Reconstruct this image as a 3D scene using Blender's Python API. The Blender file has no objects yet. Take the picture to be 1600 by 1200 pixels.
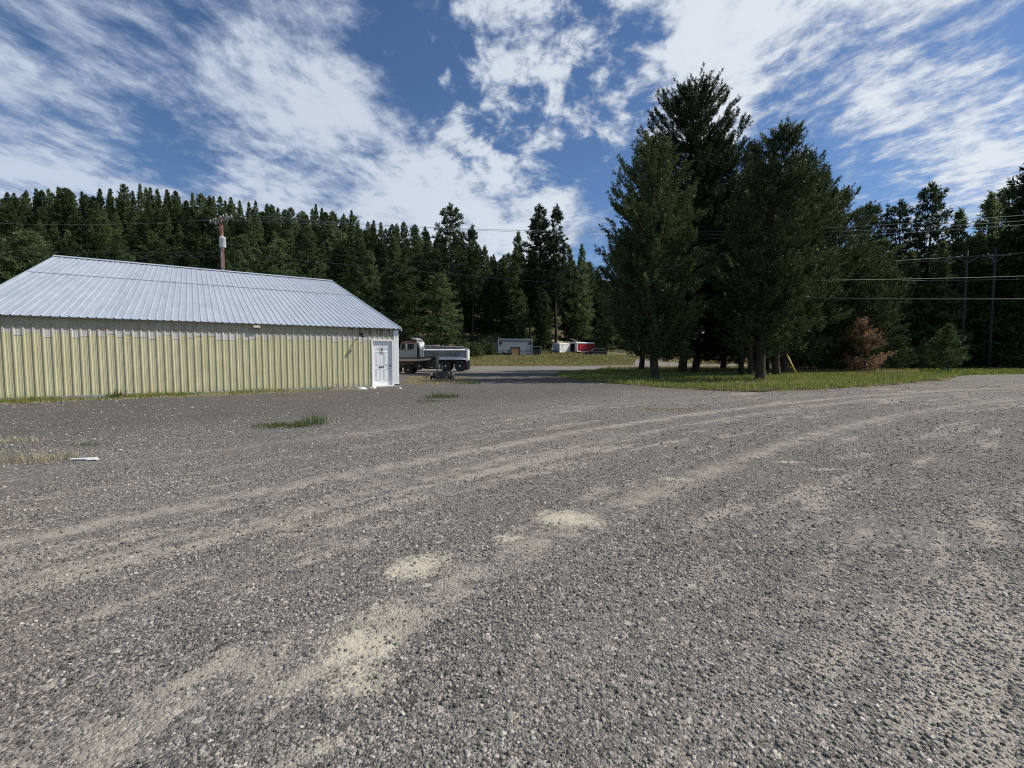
import bpy, math, random
import numpy as np
from mathutils import Vector, Matrix
from mathutils.geometry import delaunay_2d_cdt

sc = bpy.context.scene
COL = sc.collection
PI = math.pi
RS = np.random.RandomState

# ------------------------------------------------------------------ camera
F, HZ, EYE = 715.0, 557.0, 1.45          # focal length in photo pixels (1600 wide), horizon row, eye height
TH = math.atan((600 - HZ) / F)
cT, sT = math.cos(TH), math.sin(TH)
cam = bpy.data.cameras.new('camera')
cam.sensor_width = 36.0
cam.lens = 36.0 * F / 1600.0
cam.clip_start, cam.clip_end = 0.05, 6000
camo = bpy.data.objects.new('camera', cam)
COL.objects.link(camo)
camo.location = (0, 0, EYE)
camo.rotation_euler = (PI / 2 - TH, 0, 0)
sc.camera = camo


def ray(px, py):
    x, y = (px - 800) / F, (600 - py) / F
    return Vector((x, cT + sT * y, -sT + cT * y))


def G(px, py):                       # where a photo pixel meets the flat yard
    d = ray(px, py)
    t = -EYE / d.z
    return Vector((d.x * t, d.y * t, 0))


def At(px, py, Y):                   # where a photo pixel is, Y metres ahead
    d = ray(px, py)
    t = Y / d.y
    return Vector((d.x * t, Y, EYE + d.z * t))


# ------------------------------------------------------------------ node helper
class V:
    """a socket with arithmetic"""
    def __init__(s, nt, sock): s.nt, s.s = nt, sock
    def _m(s, op, *a, clamp=False):
        n = s.nt.nodes.new('ShaderNodeMath'); n.operation = op; n.use_clamp = clamp
        for i, v in enumerate((s,) + a):
            if isinstance(v, V): s.nt.links.new(v.s, n.inputs[i])
            else: n.inputs[i].default_value = v
        return V(s.nt, n.outputs[0])
    def __add__(s, o): return s._m('ADD', o)
    __radd__ = __add__
    def __mul__(s, o): return s._m('MULTIPLY', o)
    __rmul__ = __mul__
    def __sub__(s, o): return s._m('SUBTRACT', o)
    def __rsub__(s, o): return (s * -1.0) + o
    def __truediv__(s, o): return s._m('DIVIDE', o)
    def pow(s, o): return s._m('POWER', o)
    def floor(s): return s._m('FLOOR')
    def abs(s): return s._m('ABSOLUTE')
    def exp(s): return s._m('EXPONENT')
    def sqrt(s): return s._m('SQRT')
    def gt(s, o): return s._m('GREATER_THAN', o)
    def max(s, o): return s._m('MAXIMUM', o)
    def min(s, o): return s._m('MINIMUM', o)
    def clamp(s): return s._m('ADD', 0.0, clamp=True)
    def at2(s, o): return s._m('ARCTAN2', o)
    def ss(s, a, b, lo=0.0, hi=1.0, kind='SMOOTHSTEP'):
        n = s.nt.nodes.new('ShaderNodeMapRange'); n.interpolation_type = kind
        s.nt.links.new(s.s, n.inputs[0])
        for i, v in enumerate((a, b, lo, hi)):
            if isinstance(v, V): s.nt.links.new(v.s, n.inputs[i + 1])
            else: n.inputs[i + 1].default_value = v
        return V(s.nt, n.outputs[0])
    def lin(s, a, b, lo=0.0, hi=1.0): return s.ss(a, b, lo, hi, 'LINEAR')


class NT:
    def __init__(s, nt): s.nt = nt
    def n(s, t, **kw):
        x = s.nt.nodes.new(t)
        for k, v in kw.items(): setattr(x, k, v)
        return x
    def link(s, a, b): s.nt.links.new(a.s if isinstance(a, V) else a, b)
    def sep(s, sock):
        n = s.n('ShaderNodeSeparateXYZ'); s.link(sock, n.inputs[0])
        return [V(s.nt, o) for o in n.outputs]
    def xyz(s, x, y, z=0.0):
        n = s.n('ShaderNodeCombineXYZ')
        for i, v in enumerate((x, y, z)):
            if isinstance(v, V): s.link(v, n.inputs[i])
            else: n.inputs[i].default_value = v
        return n.outputs[0]
    def noise(s, vec, scale, detail=4, rough=0.55, dist=0.0):
        n = s.n('ShaderNodeTexNoise')
        if vec is not None: s.link(vec, n.inputs['Vector'])
        n.inputs['Scale'].default_value = scale; n.inputs['Detail'].default_value = detail
        n.inputs['Roughness'].default_value = rough; n.inputs['Distortion'].default_value = dist
        return V(s.nt, n.outputs[0])
    def voro(s, vec, scale, feature='F1', rnd=1.0):
        n = s.n('ShaderNodeTexVoronoi', feature=feature)
        if vec is not None: s.link(vec, n.inputs['Vector'])
        n.inputs['Scale'].default_value = scale
        n.inputs['Randomness'].default_value = rnd
        return n
    def mix(s, f, a, b, blend='MIX'):
        n = s.n('ShaderNodeMix', data_type='RGBA', blend_type=blend)
        for i, v in ((0, f), (6, a), (7, b)):
            if isinstance(v, V): s.link(v, n.inputs[i])
            elif isinstance(v, (int, float)): n.inputs[i].default_value = v
            elif isinstance(v, tuple): n.inputs[i].default_value = (*v, 1) if len(v) == 3 else v
            else: s.link(v, n.inputs[i])
        return V(s.nt, n.outputs[2])
    def ramp(s, f, stops):
        n = s.n('ShaderNodeValToRGB'); s.link(f, n.inputs[0])
        e = n.color_ramp.elements
        while len(e) < len(stops): e.new(0.5)
        for k, (p, c) in enumerate(stops):
            e[k].position = p; e[k].color = (*c, 1)
        return V(s.nt, n.outputs[0])
    def bump(s, h, strength, dist):
        n = s.n('ShaderNodeBump'); s.link(h, n.inputs['Height'])
        n.inputs['Strength'].default_value = strength; n.inputs['Distance'].default_value = dist
        return n.outputs[0]


def new_mat(name):
    m = bpy.data.materials.new(name); m.use_nodes = True
    nt = NT(m.node_tree)
    b = m.node_tree.nodes['Principled BSDF']
    return m, nt, b


def simple(name, col, rough=0.6, metal=0.0, var=0.18, scale=6.0, spec=0.5, dirt=None, bump=0.0):
    """a solid material with soft blotchy wear"""
    m, nt, b = new_mat(name)
    tc = nt.n('ShaderNodeTexCoord').outputs['Object']
    n1 = nt.noise(tc, scale, 6, 0.62)
    lo = tuple(c * (1 - var) for c in col); hi = tuple(min(1, c * (1 + var)) for c in col)
    c = nt.mix(n1.ss(0.3, 0.7), lo, hi)
    if dirt:
        n2 = nt.noise(tc, scale * 0.6, 8, 0.7)
        c = nt.mix(n2.ss(0.5, 0.72), c, dirt)
    nt.link(c, b.inputs['Base Color'])
    b.inputs['Roughness'].default_value = rough
    b.inputs['Metallic'].default_value = metal
    b.inputs['Specular IOR Level'].default_value = spec
    if bump: nt.link(nt.bump(n1, bump, 0.02), b.inputs['Normal'])
    return m


# ------------------------------------------------------------------ mesh helpers
def np_mesh(name, verts, tris, mats, mi=None, smooth=False):
    me = bpy.data.meshes.new(name)
    verts = np.asarray(verts, np.float32); tris = np.asarray(tris, np.int32)
    k = tris.shape[1]
    me.vertices.add(len(verts)); me.vertices.foreach_set('co', verts.ravel())
    me.loops.add(tris.size); me.loops.foreach_set('vertex_index', tris.ravel())
    me.polygons.add(len(tris))
    me.polygons.foreach_set('loop_start', np.arange(0, tris.size, k, dtype=np.int32))
    me.polygons.foreach_set('loop_total', np.full(len(tris), k, np.int32))
    if mi is not None: me.polygons.foreach_set('material_index', np.asarray(mi, np.int32))
    if smooth: me.polygons.foreach_set('use_smooth', np.ones(len(tris), bool))
    for m in (mats if isinstance(mats, (list, tuple)) else [mats]): me.materials.append(m)
    me.update(calc_edges=True)
    return me


def add_obj(name, data, parent=None, loc=None, rz=None):
    o = bpy.data.objects.new(name, data); COL.objects.link(o)
    if parent: o.parent = parent
    if loc is not None: o.location = loc
    if rz is not None: o.rotation_euler = (0, 0, rz)
    return o


class MB:
    def __init__(s): s.v, s.f, s.sm = [], [], []
    def add(s, vs, fs, smooth=False):
        k = len(s.v); s.v += [tuple(v) for v in vs]
        s.f += [tuple(i + k for i in f) for f in fs]; s.sm += [smooth] * len(fs)
        return s
    def box(s, x0, x1, y0, y1, z0, z1, M=None):
        vs = [Vector((x, y, z)) for z in (z0, z1) for y in (y0, y1) for x in (x0, x1)]
        if M: vs = [M @ v for v in vs]
        return s.add(vs, [(0, 2, 3, 1), (4, 5, 7, 6), (0, 1, 5, 4), (1, 3, 7, 5), (3, 2, 6, 7), (2, 0, 4, 6)])
    def path(s, pts, rads, n=8, cap=True, smooth=True):
        pts = [Vector(p) for p in pts]
        if isinstance(rads, (int, float)): rads = [rads] * len(pts)
        vs, fs = [], []
        for i, p in enumerate(pts):
            t = (pts[min(i + 1, len(pts) - 1)] - pts[max(i - 1, 0)]).normalized()
            a = Vector((0, 0, 1)) if abs(t.z) < 0.9 else Vector((1, 0, 0))
            u = t.cross(a).normalized(); w = t.cross(u)
            for k in range(n):
                an = 2 * PI * k / n
                vs.append(p + (u * math.cos(an) + w * math.sin(an)) * rads[i])
        for i in range(len(pts) - 1):
            for k in range(n):
                fs.append((i * n + k, i * n + (k + 1) % n, (i + 1) * n + (k + 1) % n, (i + 1) * n + k))
        s.add(vs, fs, smooth)
        if cap:
            s.f.append(tuple(len(s.v) - len(vs) + k for k in range(n))[::-1]); s.sm.append(False)
            s.f.append(tuple(len(s.v) - n + k for k in range(n))); s.sm.append(False)
        return s
    def tube(s, a, b, r, r2=None, n=8, smooth=True): return s.path([a, b], [r, r if r2 is None else r2], n, True, smooth)
    def lathe(s, prof, c, axis='z', n=24, smooth=True):
        vs, fs = [], []
        for r, h in prof:
            for k in range(n):
                a = 2 * PI * k / n; x, y = r * math.cos(a), r * math.sin(a)
                p = {'z': (x, y, h), 'y': (x, h, y), 'x': (h, x, y)}[axis]
                vs.append((c[0] + p[0], c[1] + p[1], c[2] + p[2]))
        for i in range(len(prof) - 1):
            for k in range(n):
                fs.append((i * n + k, i * n + (k + 1) % n, (i + 1) * n + (k + 1) % n, (i + 1) * n + k))
        return s.add(vs, fs, smooth)
    def prism(s, poly, y0, y1):            # polygon in x,z pushed along y
        n = len(poly)
        vs = [(x, y0, z) for x, z in poly] + [(x, y1, z) for x, z in poly]
        fs = [tuple(range(n)), tuple(range(2 * n - 1, n - 1, -1))] + [(i, i + n, (i + 1) % n + n, (i + 1) % n) for i in range(n)]
        return s.add(vs, fs)
    def xform(s, M): s.v = [tuple(M @ Vector(v)) for v in s.v]; return s
    def build(s, name, mat, parent=None, bevel=0.0, loc=None):
        me = bpy.data.meshes.new(name); me.from_pydata(s.v, [], s.f)
        me.polygons.foreach_set('use_smooth', s.sm)
        me.materials.append(mat); me.update()
        import bmesh
        bm = bmesh.new(); bm.from_mesh(me); bmesh.ops.recalc_face_normals(bm, faces=bm.faces); bm.to_mesh(me); bm.free()
        o = add_obj(name, me, parent, loc)
        if bevel:
            b = o.modifiers.new('bevel', 'BEVEL'); b.width = bevel; b.segments = 2; b.limit_method = 'ANGLE'; b.angle_limit = 0.6
        return o


def tag(o, label=None, cat=None, group=None, kind=None):
    if label: o['label'] = label
    if cat: o['category'] = cat
    if group: o['group'] = group
    if kind: o['kind'] = kind
    return o


def thing(name, label, cat, loc=(0, 0, 0), rz=0.0, group=None):
    o = bpy.data.objects.new(name, None); COL.objects.link(o)
    o.location = loc; o.rotation_euler = (0, 0, rz); o.empty_display_size = 0.3
    return tag(o, label, cat, group)


# ------------------------------------------------------------------ terrain
_gx = np.array([(p - 800) / F * 150 for p in (-300, 0, 120, 225, 350, 500, 600, 650, 700, 780, 860, 930, 1000, 1100, 1400, 1900)])
_gz = np.array([36, 38, 42.0, 43, 40, 37, 32, 29.5, 26, 19.5, 18, 10, 7, 6, 6, 7.0])


def ss(a, b, x):
    t = np.clip((np.asarray(x, float) - a) / (b - a), 0, 1); return t * t * (3 - 2 * t)


def terrain(x, y):
    x = np.asarray(x, float); y = np.asarray(y, float)
    yy = np.maximum(y, 60)
    g = np.interp(x / yy * 150, _gx, _gz)
    h = 1.35 * ss(66, 90, y)
    t = np.clip((y - 92) / 58, 0, None)
    t = np.where(t < 1, t ** 1.12, 1 + 0.06 * np.sin((t - 1) * 1.5))
    t = np.where(y > 235, 1 + 0.06 * math.sin(2.2), t)
    h = h + (g - 1.35) * t
    far = ss(70, 110, y)
    h = h + far * (0.5 * np.sin(x * 0.19 + 1.3) * np.sin(y * 0.17) + 0.3 * np.sin(x * 0.41) * np.cos(y * 0.37 + 2))
    return h


# ------------------------------------------------------------------ light, sky
SUN_EL = math.radians(48)
SUNH = Vector((0.985, 0.13, 0)).normalized()
sd = Vector((SUNH.x * math.cos(SUN_EL), SUNH.y * math.cos(SUN_EL), math.sin(SUN_EL)))
sl = bpy.data.lights.new('sun', 'SUN'); sl.energy = 4.8; sl.angle = math.radians(0.53); sl.color = (1.0, 0.95, 0.86)
so = bpy.data.objects.new('sun', sl); COL.objects.link(so); so.location = (60, 10, 70)
so.rotation_euler = (-sd).to_track_quat('-Z', 'Y').to_euler()

w = bpy.data.worlds.new('World'); sc.world = w; w.use_nodes = True
wn = NT(w.node_tree)
bg = w.node_tree.nodes['Background']
sky = wn.n('ShaderNodeTexSky', sky_type='NISHITA')
sky.sun_disc = False; sky.sun_elevation = SUN_EL; sky.sun_rotation = math.atan2(SUNH.x, SUNH.y)
sky.altitude = 700; sky.air_density = 1.0; sky.dust_density = 0.6; sky.ozone_density = 2.5
tcd = wn.n('ShaderNodeTexCoord').outputs['Generated']
dx, dy, dz = wn.sep(tcd)
den = dz.max(0.0) + 0.15
u, v = dx / den, dy / den


def blob(px, py, r, amp):
    """a patch of thicker (amp > 0) or thinner cloud round one direction of the sky; r in degrees"""
    d = ray(px, py).normalized()
    n = wn.n('ShaderNodeVectorMath', operation='DOT_PRODUCT')
    wn.link(tcd, n.inputs[0]); n.inputs[1].default_value = d
    return V(wn.nt, n.outputs['Value']).ss(math.cos(math.radians(r)), 1.0, 0.0, amp)


def rot2(a):
    c, s = math.cos(a), math.sin(a)
    return u * c - v * s, u * s + v * c


# thicker and thinner patches of cloud: photo direction, radius in degrees, amount
BLOBS = ((150, 165, 8, -.13), (240, 195, 8, -.15), (350, 255, 8, -.13), (30, 115, 7, -.12), (190, 25, 9, -.15), (330, 60, 9, -.04), (420, 105, 7, -.07), (590, 75, 6, -.10), (640, 110, 7, -.16), (690, 160, 7, -.16), (560, 20, 6, -.04),
         (850, 235, 7, -.13), (955, 215, 8, -.16), (960, 330, 6, -.13), (935, 415, 5, -.22), (760, 215, 5, -.06), (1225, 220, 7, -.17), (1310, 325, 7, -.24), (1265, 115, 6, -.13), (1360, 300, 7, -.10), (1160, 110, 4, -.06),
         (1590, 55, 8, -.16), (1440, 360, 6, -.06), (560, 330, 20, .21), (760, 330, 13, .24), (870, 400, 9, .14), (480, 60, 11, .14), (400, 190, 9, .06), (60, 250, 12, .14), (60, 30, 9, .10), (120, 85, 7, .10), (340, 60, 8, .09), (300, 150, 5, .06), (20, 200, 7, .06),
         (250, 310, 14, .16), (1080, 160, 8, .20), (1130, 60, 10, .13), (1330, 60, 12, .08), (1450, 140, 14, .08), (1480, 260, 10, .15), (1200, 20, 12, .08), (1010, 30, 8, .05), (760, 60, 4, .08),
         (860, 75, 3, .13), (800, 150, 4, .16), (895, 180, 4, .18), (850, 120, 4, .12), (905, 85, 2.5, .08), (720, 120, 3, .10), (765, 120, 3, .12), (640, 60, 3, .08), (700, 30, 4, .08), (960, 180, 2.5, .12), (880, 30, 3, .08))
warp = wn.noise(wn.xyz(u, v), 1.1, 3, 0.5)
warp2 = wn.noise(wn.xyz(u + 7.3, v + 1.7), 2.6, 3, 0.5)
# left streaks run away from us slightly to the right, right-hand streaks slightly to the left
a1, b1 = rot2(math.radians(9)); a2, b2 = rot2(math.radians(-30))
cl = wn.noise(wn.xyz(a1 * 2.6 + warp * 0.9, b1 * 1.3 + warp2 * 0.6, 3.1), 1.6, 11, 0.62)
cr = wn.noise(wn.xyz(a2 * 2.8 + warp * 0.6, b2 * 1.7 + warp2 * 0.5, 9.4), 1.8, 11, 0.64)
puff = wn.noise(wn.xyz(u * 1.0 + warp2 * 0.2, v * 0.8 + warp * 0.2, 5.5), 8.5, 9, 0.60)
ripl = wn.noise(wn.xyz(a1 * 7.0 + warp2 * 1.4, b1 * 5.2 + warp * 1.4, 1.0), 1.9, 8, 0.64)
ripr = wn.noise(wn.xyz(a2 * 8.0 + warp2 * 1.0, b2 * 6.0 + warp * 1.0, 4.0), 2.2, 8, 0.64)
sel = u.ss(0.15, 0.75)
base = (cl * 0.62 + ripl * 0.38) * (1.0 - sel) + (cr * 0.55 + ripr * 0.45) * sel
# centre right: separate puffs
pz = blob(790, 150, 15, 1.0) + blob(900, 100, 15, 0.9) + blob(1000, 60, 12, .4)
pz = pz.clamp()
base = base * (1.0 - pz * 0.8) + (puff * 1.5 - 0.275) * (pz * 0.8)
cov = None
for bb in BLOBS:
    q = blob(*bb); cov = q if cov is None else cov + q
dens = (base - 0.5) * 1.9 + 0.515 + cov * 0.85
mask = dens.ss(0.36, 0.78)
shade = wn.noise(wn.xyz(u * 1.3, v * 0.9, 12.0), 3.2, 7, 0.6)
lit = (dens * 0.9 + shade * 0.55).ss(0.62, 1.05)
sidew = dx.ss(-0.75, 0.55)
ccol = wn.mix(lit, (4.6, 5.3, 6.6), (7.2, 7.8, 8.7))
cbr = wn.mix(sidew, (0.80, 0.84, 0.90), (1.10, 1.07, 1.03))
ccol = wn.mix(1.0, ccol, cbr, 'MULTIPLY')
skyc = wn.mix(1.0, sky.outputs[0], (0.72, 0.86, 1.02), 'MULTIPLY')
skyc = wn.mix(mask * 0.93, skyc, ccol)
wn.link(skyc, bg.inputs['Color'])
bg.inputs['Strength'].default_value = 0.10

sc.view_settings.view_transform = 'Standard'
sc.view_settings.look = 'None'
sc.view_settings.exposure = 0.0
sc.view_settings.gamma = 1.0
sc.cycles.max_bounces = 6
sc.cycles.diffuse_bounces = 3
sc.cycles.glossy_bounces = 3
sc.cycles.transmission_bounces = 4
sc.cycles.transparent_max_bounces = 4
sc.cycles.use_denoising = False
sc.cycles.pixel_filter_type = 'BLACKMAN_HARRIS'
sc.cycles.filter_width = 1.15
sc.cycles.sample_clamp_indirect = 6
sc.render.film_transparent = False


# ------------------------------------------------------------------ ground materials
def gravel_mat():
    m, nt, b = new_mat('gravel')
    pos = nt.n('ShaderNodeNewGeometry').outputs['Position']
    x, y, z = nt.sep(pos)
    p2 = nt.xyz(x, y)
    # stones of three sizes
    v1 = nt.voro(p2, 62); v2 = nt.voro(p2, 128); v3 = nt.voro(p2, 24)
    c1 = V(nt.nt, v1.outputs['Color']); c2 = V(nt.nt, v2.outputs['Color']); c3 = V(nt.nt, v3.outputs['Color'])
    r1 = nt.sep(c1.s); r2 = nt.sep(c2.s); r3 = nt.sep(c3.s)
    stone = nt.ramp(r1[0], [(0.0, (.05, .048, .047)), (0.40, (.135, .131, .126)), (0.78, (.235, .228, .216)), (0.93, (.37, .355, .325)), (1.0, (.56, .53, .47))])
    small = nt.ramp(r2[1], [(0.0, (.055, .053, .052)), (0.55, (.165, .16, .152)), (0.9, (.30, .288, .265)), (1.0, (.50, .47, .41))])
    col = nt.mix(r1[2].gt(0.5), stone, small)
    big = nt.ramp(r3[0], [(0.0, (.07, .068, .07)), (0.7, (.20, .195, .187)), (1.0, (.46, .43, .38))])
    col = nt.mix(r3[1].gt(0.88), col, big)
    # broad tone: the loose lot on the left is darker, driven ground paler
    n0 = nt.noise(p2, 0.16, 4, 0.6); n1 = nt.noise(p2, 0.9, 6, 0.65); n2 = nt.noise(p2, 4.5, 5, 0.65)
    dxx, dyy = x - 40.0, y + 35.0
    r = (dxx * dxx + dyy * dyy).sqrt()
    ang = dyy.at2(dxx)
    tv = nt.xyz(r * 1.0, ang * 9.0, 0.0)
    s1 = nt.noise(tv, 1.15, 6, 0.62, 0.3); s2 = nt.noise(tv, 4.2, 5, 0.62)
    road = r.ss(66.0, 58.5) * r.ss(44.0, 50.0)
    track = (s1 * 0.62 + s2 * 0.38 + (n2 - 0.5) * 0.16).ss(0.46, 0.64) * road
    for rr, wd, am in ((55.35, 0.28, .72), (57.5, 0.20, .72), (58.4, 0.26, .85), (53.6, 0.20, .35), (59.9, 0.18, .6), (61.3, 0.30, .7), (56.4, .22, .35), (60.6, .12, .5), (51.8, .3, .3), (63.0, .3, .5)):
        q = (r + (n1 - 0.5) * 0.55 - rr) / wd
        g = (q * q * -1.0).exp()
        track = track.max(g * (n1 * 0.6 + n2 * 0.6).ss(0.32, 0.68) * am * road)
    dust = nt.mix(n2, (.29, .272, .235), (.41, .388, .34))
    # bare worn hollows showing pale dust
    hollow = None
    wob = nt.noise(p2, 3.0, 5, 0.7)
    for px, py, wx, wy, am in ((880, 808, .34, .24, 1.0), (905, 815, .28, .15, .9), (655, 885, .27, .22, .95), (690, 870, .2, .15, .7), (800, 840, .17, .12, .75), (565, 1010, .26, .26, .8),
                           (560, 1060, .22, .22, .75), (600, 960, .18, .2, .6), (1050, 748, .36, .12, .8), (1235, 722, .42, .10, .9), (1295, 733, .42, .09, .85), (1190, 714, .3, .1, .7), (800, 905, .5, .2, .35), (960, 860, .4, .28, .5),
                           (760, 940, .4, .2, .3), (520, 1150, .3, .2, .5), (1500, 1080, .25, .3, .35), (1580, 1090, .2, .15, .6), (1170, 690, .8, .2, .35), (905, 635, 1.0, .09, .8), (860, 631, .6, .08, .6), (1560, 632, 1.8, .10, .7), (1000, 875, .4, .15, .4)):
        c = G(px, py)
        ex, ey = (x - c.x) / wx, (y - c.y) / wy
        g = ((ex * ex + ey * ey) * -0.8).exp() * am
        hollow = g if hollow is None else hollow.max(g)
    stoney = r1[1] * 0.35 + r3[2] * 0.16
    wide = nt.noise(tv, 0.55, 4, 0.6).ss(0.42, 0.62) * road
    track = track.max(wide * 0.40)
    hm = (hollow + (wob - 0.5) * 0.9 + (n2 - 0.5) * 0.4 - stoney + 0.06).ss(0.22, 0.72)
    tm = (track + (n2 - 0.5) * 0.4 - stoney * 0.8).ss(0.02, 0.70) * 0.85
    lot = (x * -0.55 + y * 0.62 + (n0 - 0.5) * 6.0).ss(6.5, 11.0)
    dark = nt.mix(1.0, col, (.62, .62, .63), 'MULTIPLY')
    col = nt.mix(lot * 0.9, col, dark)
    far = y.ss(8.0, 26.0)
    brown = nt.mix((n1 * n0 * 3.0).ss(0.55, 1.0) * 0.30, col, (.17, .15, .115))
    col = nt.mix(tm, brown, dust)
    col = nt.mix(far * (1.0 - lot) * 0.38 * n1.ss(0.3, 0.6), col, (.25, .24, .22))
    bright = nt.mix(wob, (.37, .34, .275), (.53, .49, .405))
    col = nt.mix(hm, col, bright)
    oil = (nt.noise(p2, 0.5, 5, 0.6)).ss(0.58, 0.75) * 0.4
    col = nt.mix(oil, col, (.055, .055, .06))
    back = y.ss(38.0, 52.0)
    col = nt.mix(back * 0.8, col, (.22, .21, .19))
    col = nt.mix(1.0, col, (1.02, 1.0, .955), 'MULTIPLY')
    nt.link(col, b.inputs['Base Color'])
    b.inputs['Roughness'].default_value = 0.9
    b.inputs['Specular IOR Level'].default_value = 0.25
    d1 = V(nt.nt, v1.outputs['Distance']); d2 = V(nt.nt, v2.outputs['Distance']); d3 = V(nt.nt, v3.outputs['Distance'])
    h = (1.0 - d1) * 0.5 + (1.0 - d2) * 0.25 + r1[0] * 0.4 + r3[1].gt(0.88) * (1.0 - d3) * 0.8
    h = h * (1.0 - (hm * 0.7).max(tm * 0.35)) + n2 * 0.8
    nt.link(nt.bump(h, 1.0, 0.022), b.inputs['Normal'])
    return m


def earth_mat():
    m, nt, b = new_mat('earth')
    pos = nt.n('ShaderNodeNewGeometry').outputs['Position']
    x, y, z = nt.sep(pos)
    n0 = nt.noise(pos, 0.09, 5, 0.6); n1 = nt.noise(pos, 0.7, 6, 0.65); n2 = nt.noise(pos, 6.0, 6, 0.7)
    duff = nt.mix(n1.ss(0.3, 0.7), (.035, .034, .02), (.075, .065, .038))
    green = nt.mix(n2.ss(0.3, 0.7), (.05, .065, .022), (.12, .125, .05))
    dry = nt.mix(n2.ss(0.3, 0.7), (.20, .165, .085), (.34, .29, .17))
    slopez = z.ss(12.0, 5.0)
    c = nt.mix((n0 + (n1 - 0.5) * 0.5).ss(0.45, 0.62) * slopez * .8, duff, dry)
    verge = y.ss(64.0, 70.0) * y.ss(96.0, 90.0)
    c = nt.mix((n1 + verge * 0.15).ss(0.45, 0.62) * 0.8, c, green)
    # a pale cut bank and track across the foot of the hill
    px = x / y.max(10.0)
    near = z.ss(2.2, 3.0) * z.ss(7.8, 5.5)
    b1 = (1.0 - ((px - 0.115) / 0.042).abs()).ss(0.0, 0.7) * near
    b2 = (1.0 - ((px + 0.165) / 0.05).abs()).ss(0.0, 0.7) * near
    bank = ((b1.max(b2 * 0.9)) + (n1 - 0.5) * 0.7).ss(0.25, 0.6)
    c = nt.mix(bank * 0.85, c, nt.mix(n2, (.25, .20, .125), (.42, .36, .26)))
    nt.link(c, b.inputs['Base Color'])
    b.inputs['Roughness'].default_value = 0.95; b.inputs['Specular IOR Level'].default_value = 0.1
    nt.link(nt.bump(n1 + n2 * 0.4, 0.8, 0.15), b.inputs['Normal'])
    return m


M_GRAVEL = gravel_mat(); M_EARTH = earth_mat()

xs = np.unique(np.concatenate([np.arange(-2400, -240, 240), np.arange(-240, -60, 6), np.arange(-60, 60, 2.5), np.arange(60, 240, 6), np.arange(240, 2401, 240)]))
ys = np.unique(np.concatenate([np.arange(-1200, -20, 160), np.arange(-20, 60, 8), np.arange(60, 170, 2.5), np.arange(170, 300, 12), np.arange(300, 2401, 210)]))
gx, gy = np.meshgrid(xs, ys)
gz = terrain(gx, gy) - 0.03
nx, ny = len(xs), len(ys)
idx = np.arange(nx * ny).reshape(ny, nx)
quads = np.stack([idx[:-1, :-1], idx[:-1, 1:], idx[1:, 1:], idx[1:, :-1]], -1).reshape(-1, 4)
tag(add_obj('ground', np_mesh('ground', np.stack([gx, gy, gz], -1).reshape(-1, 3), quads, M_EARTH, smooth=True)),
    'forest floor of dry duff rising into the wooded hill behind the yard', kind='structure')

# island of grass under the pines (front edge read off the photo)
ISLAND = [tuple(G(*p)[:2]) for p in ((872, 588), (905, 594), (960, 599.5), (1040, 606), (1120, 610.5), (1190, 612.5), (1270, 609.5), (1350, 604.5), (1420, 598.5), (1475, 592.5))]
ISLAND += [(34, 34.5), (36, 40), (36, 50), (30, 58), (24, 58), (20, 55.5), (12, 56), (8.5, 47), (4.2, 41)]


def inside(poly, P):
    x, y = P[:, 0], P[:, 1]; r = np.zeros(len(P), bool); n = len(poly)
    for i in range(n):
        (x0, y0), (x1, y1) = poly[i], poly[(i + 1) % n]
        if y0 == y1: continue
        c = ((y0 > y) != (y1 > y)) & (x < (x1 - x0) * (y - y0) / (y1 - y0) + x0)
        r ^= c
    return r


def wobbly(poly, step, amp, seed):
    rng = RS(seed); out = []
    n = len(poly)
    for i in range(n):
        a, b2 = np.array(poly[i]), np.array(poly[(i + 1) % n]); L = np.linalg.norm(b2 - a); k = max(1, int(L / step))
        for j in range(k): out.append(tuple(a + (b2 - a) * j / k + rng.normal(0, amp, 2) * (1 if j else 0.3)))
    return out


def drape(name, outer, mat, lift, seed, step=2.0, hole=None):
    rng = RS(seed)
    O = np.array(outer); lo, hi = O.min(0), O.max(0)
    P = np.stack(np.meshgrid(np.arange(lo[0], hi[0], 3.0), np.arange(max(lo[1], 58), hi[1], 3.0)), -1).reshape(-1, 2)
    P = P[inside(outer, P)] if len(P) else P
    pts = [Vector(p) for p in outer]; edges = [(i, (i + 1) % len(outer)) for i in range(len(outer))]
    faces = [list(range(len(outer)))]
    pts += [Vector(p) for p in P]
    v2, e2, f2, *_ = delaunay_2d_cdt(pts, edges, faces, 1, 1e-5)
    A = np.array([(p.x, p.y) for p in v2])
    z = terrain(A[:, 0], A[:, 1]) + lift + 0.05 * ss(60, 70, A[:, 1])
    me = bpy.data.meshes.new(name)
    me.from_pydata([(a[0], a[1], q) for a, q in zip(A, z)], [], [tuple(f) for f in f2])
    me.materials.append(mat); me.update()
    if len(me.polygons) and me.polygons[0].normal.z < 0: me.flip_normals()
    return add_obj(name, me)


YARD = [(-70, -25), (70, -25), (75, 30), (55, 41), (40, 36.5), (34, 34.5), (36, 50), (31, 61), (44, 66), (70, 70), (70, 76), (44, 73), (30, 71), (27, 78), (29, 88), (33, 100), (30, 101), (24, 90), (21.5, 79), (19, 70.5),
        (12, 68), (2, 67.5), (-8, 67), (-22, 65), (-40, 58), (-70, 45)]
yard = drape('gravel_yard', wobbly(YARD, 2.2, 0.35, 3), M_GRAVEL, 0.0, 5)
tag(yard, 'grey gravel yard with pale tyre tracks and dusty hollows', kind='structure')


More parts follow.
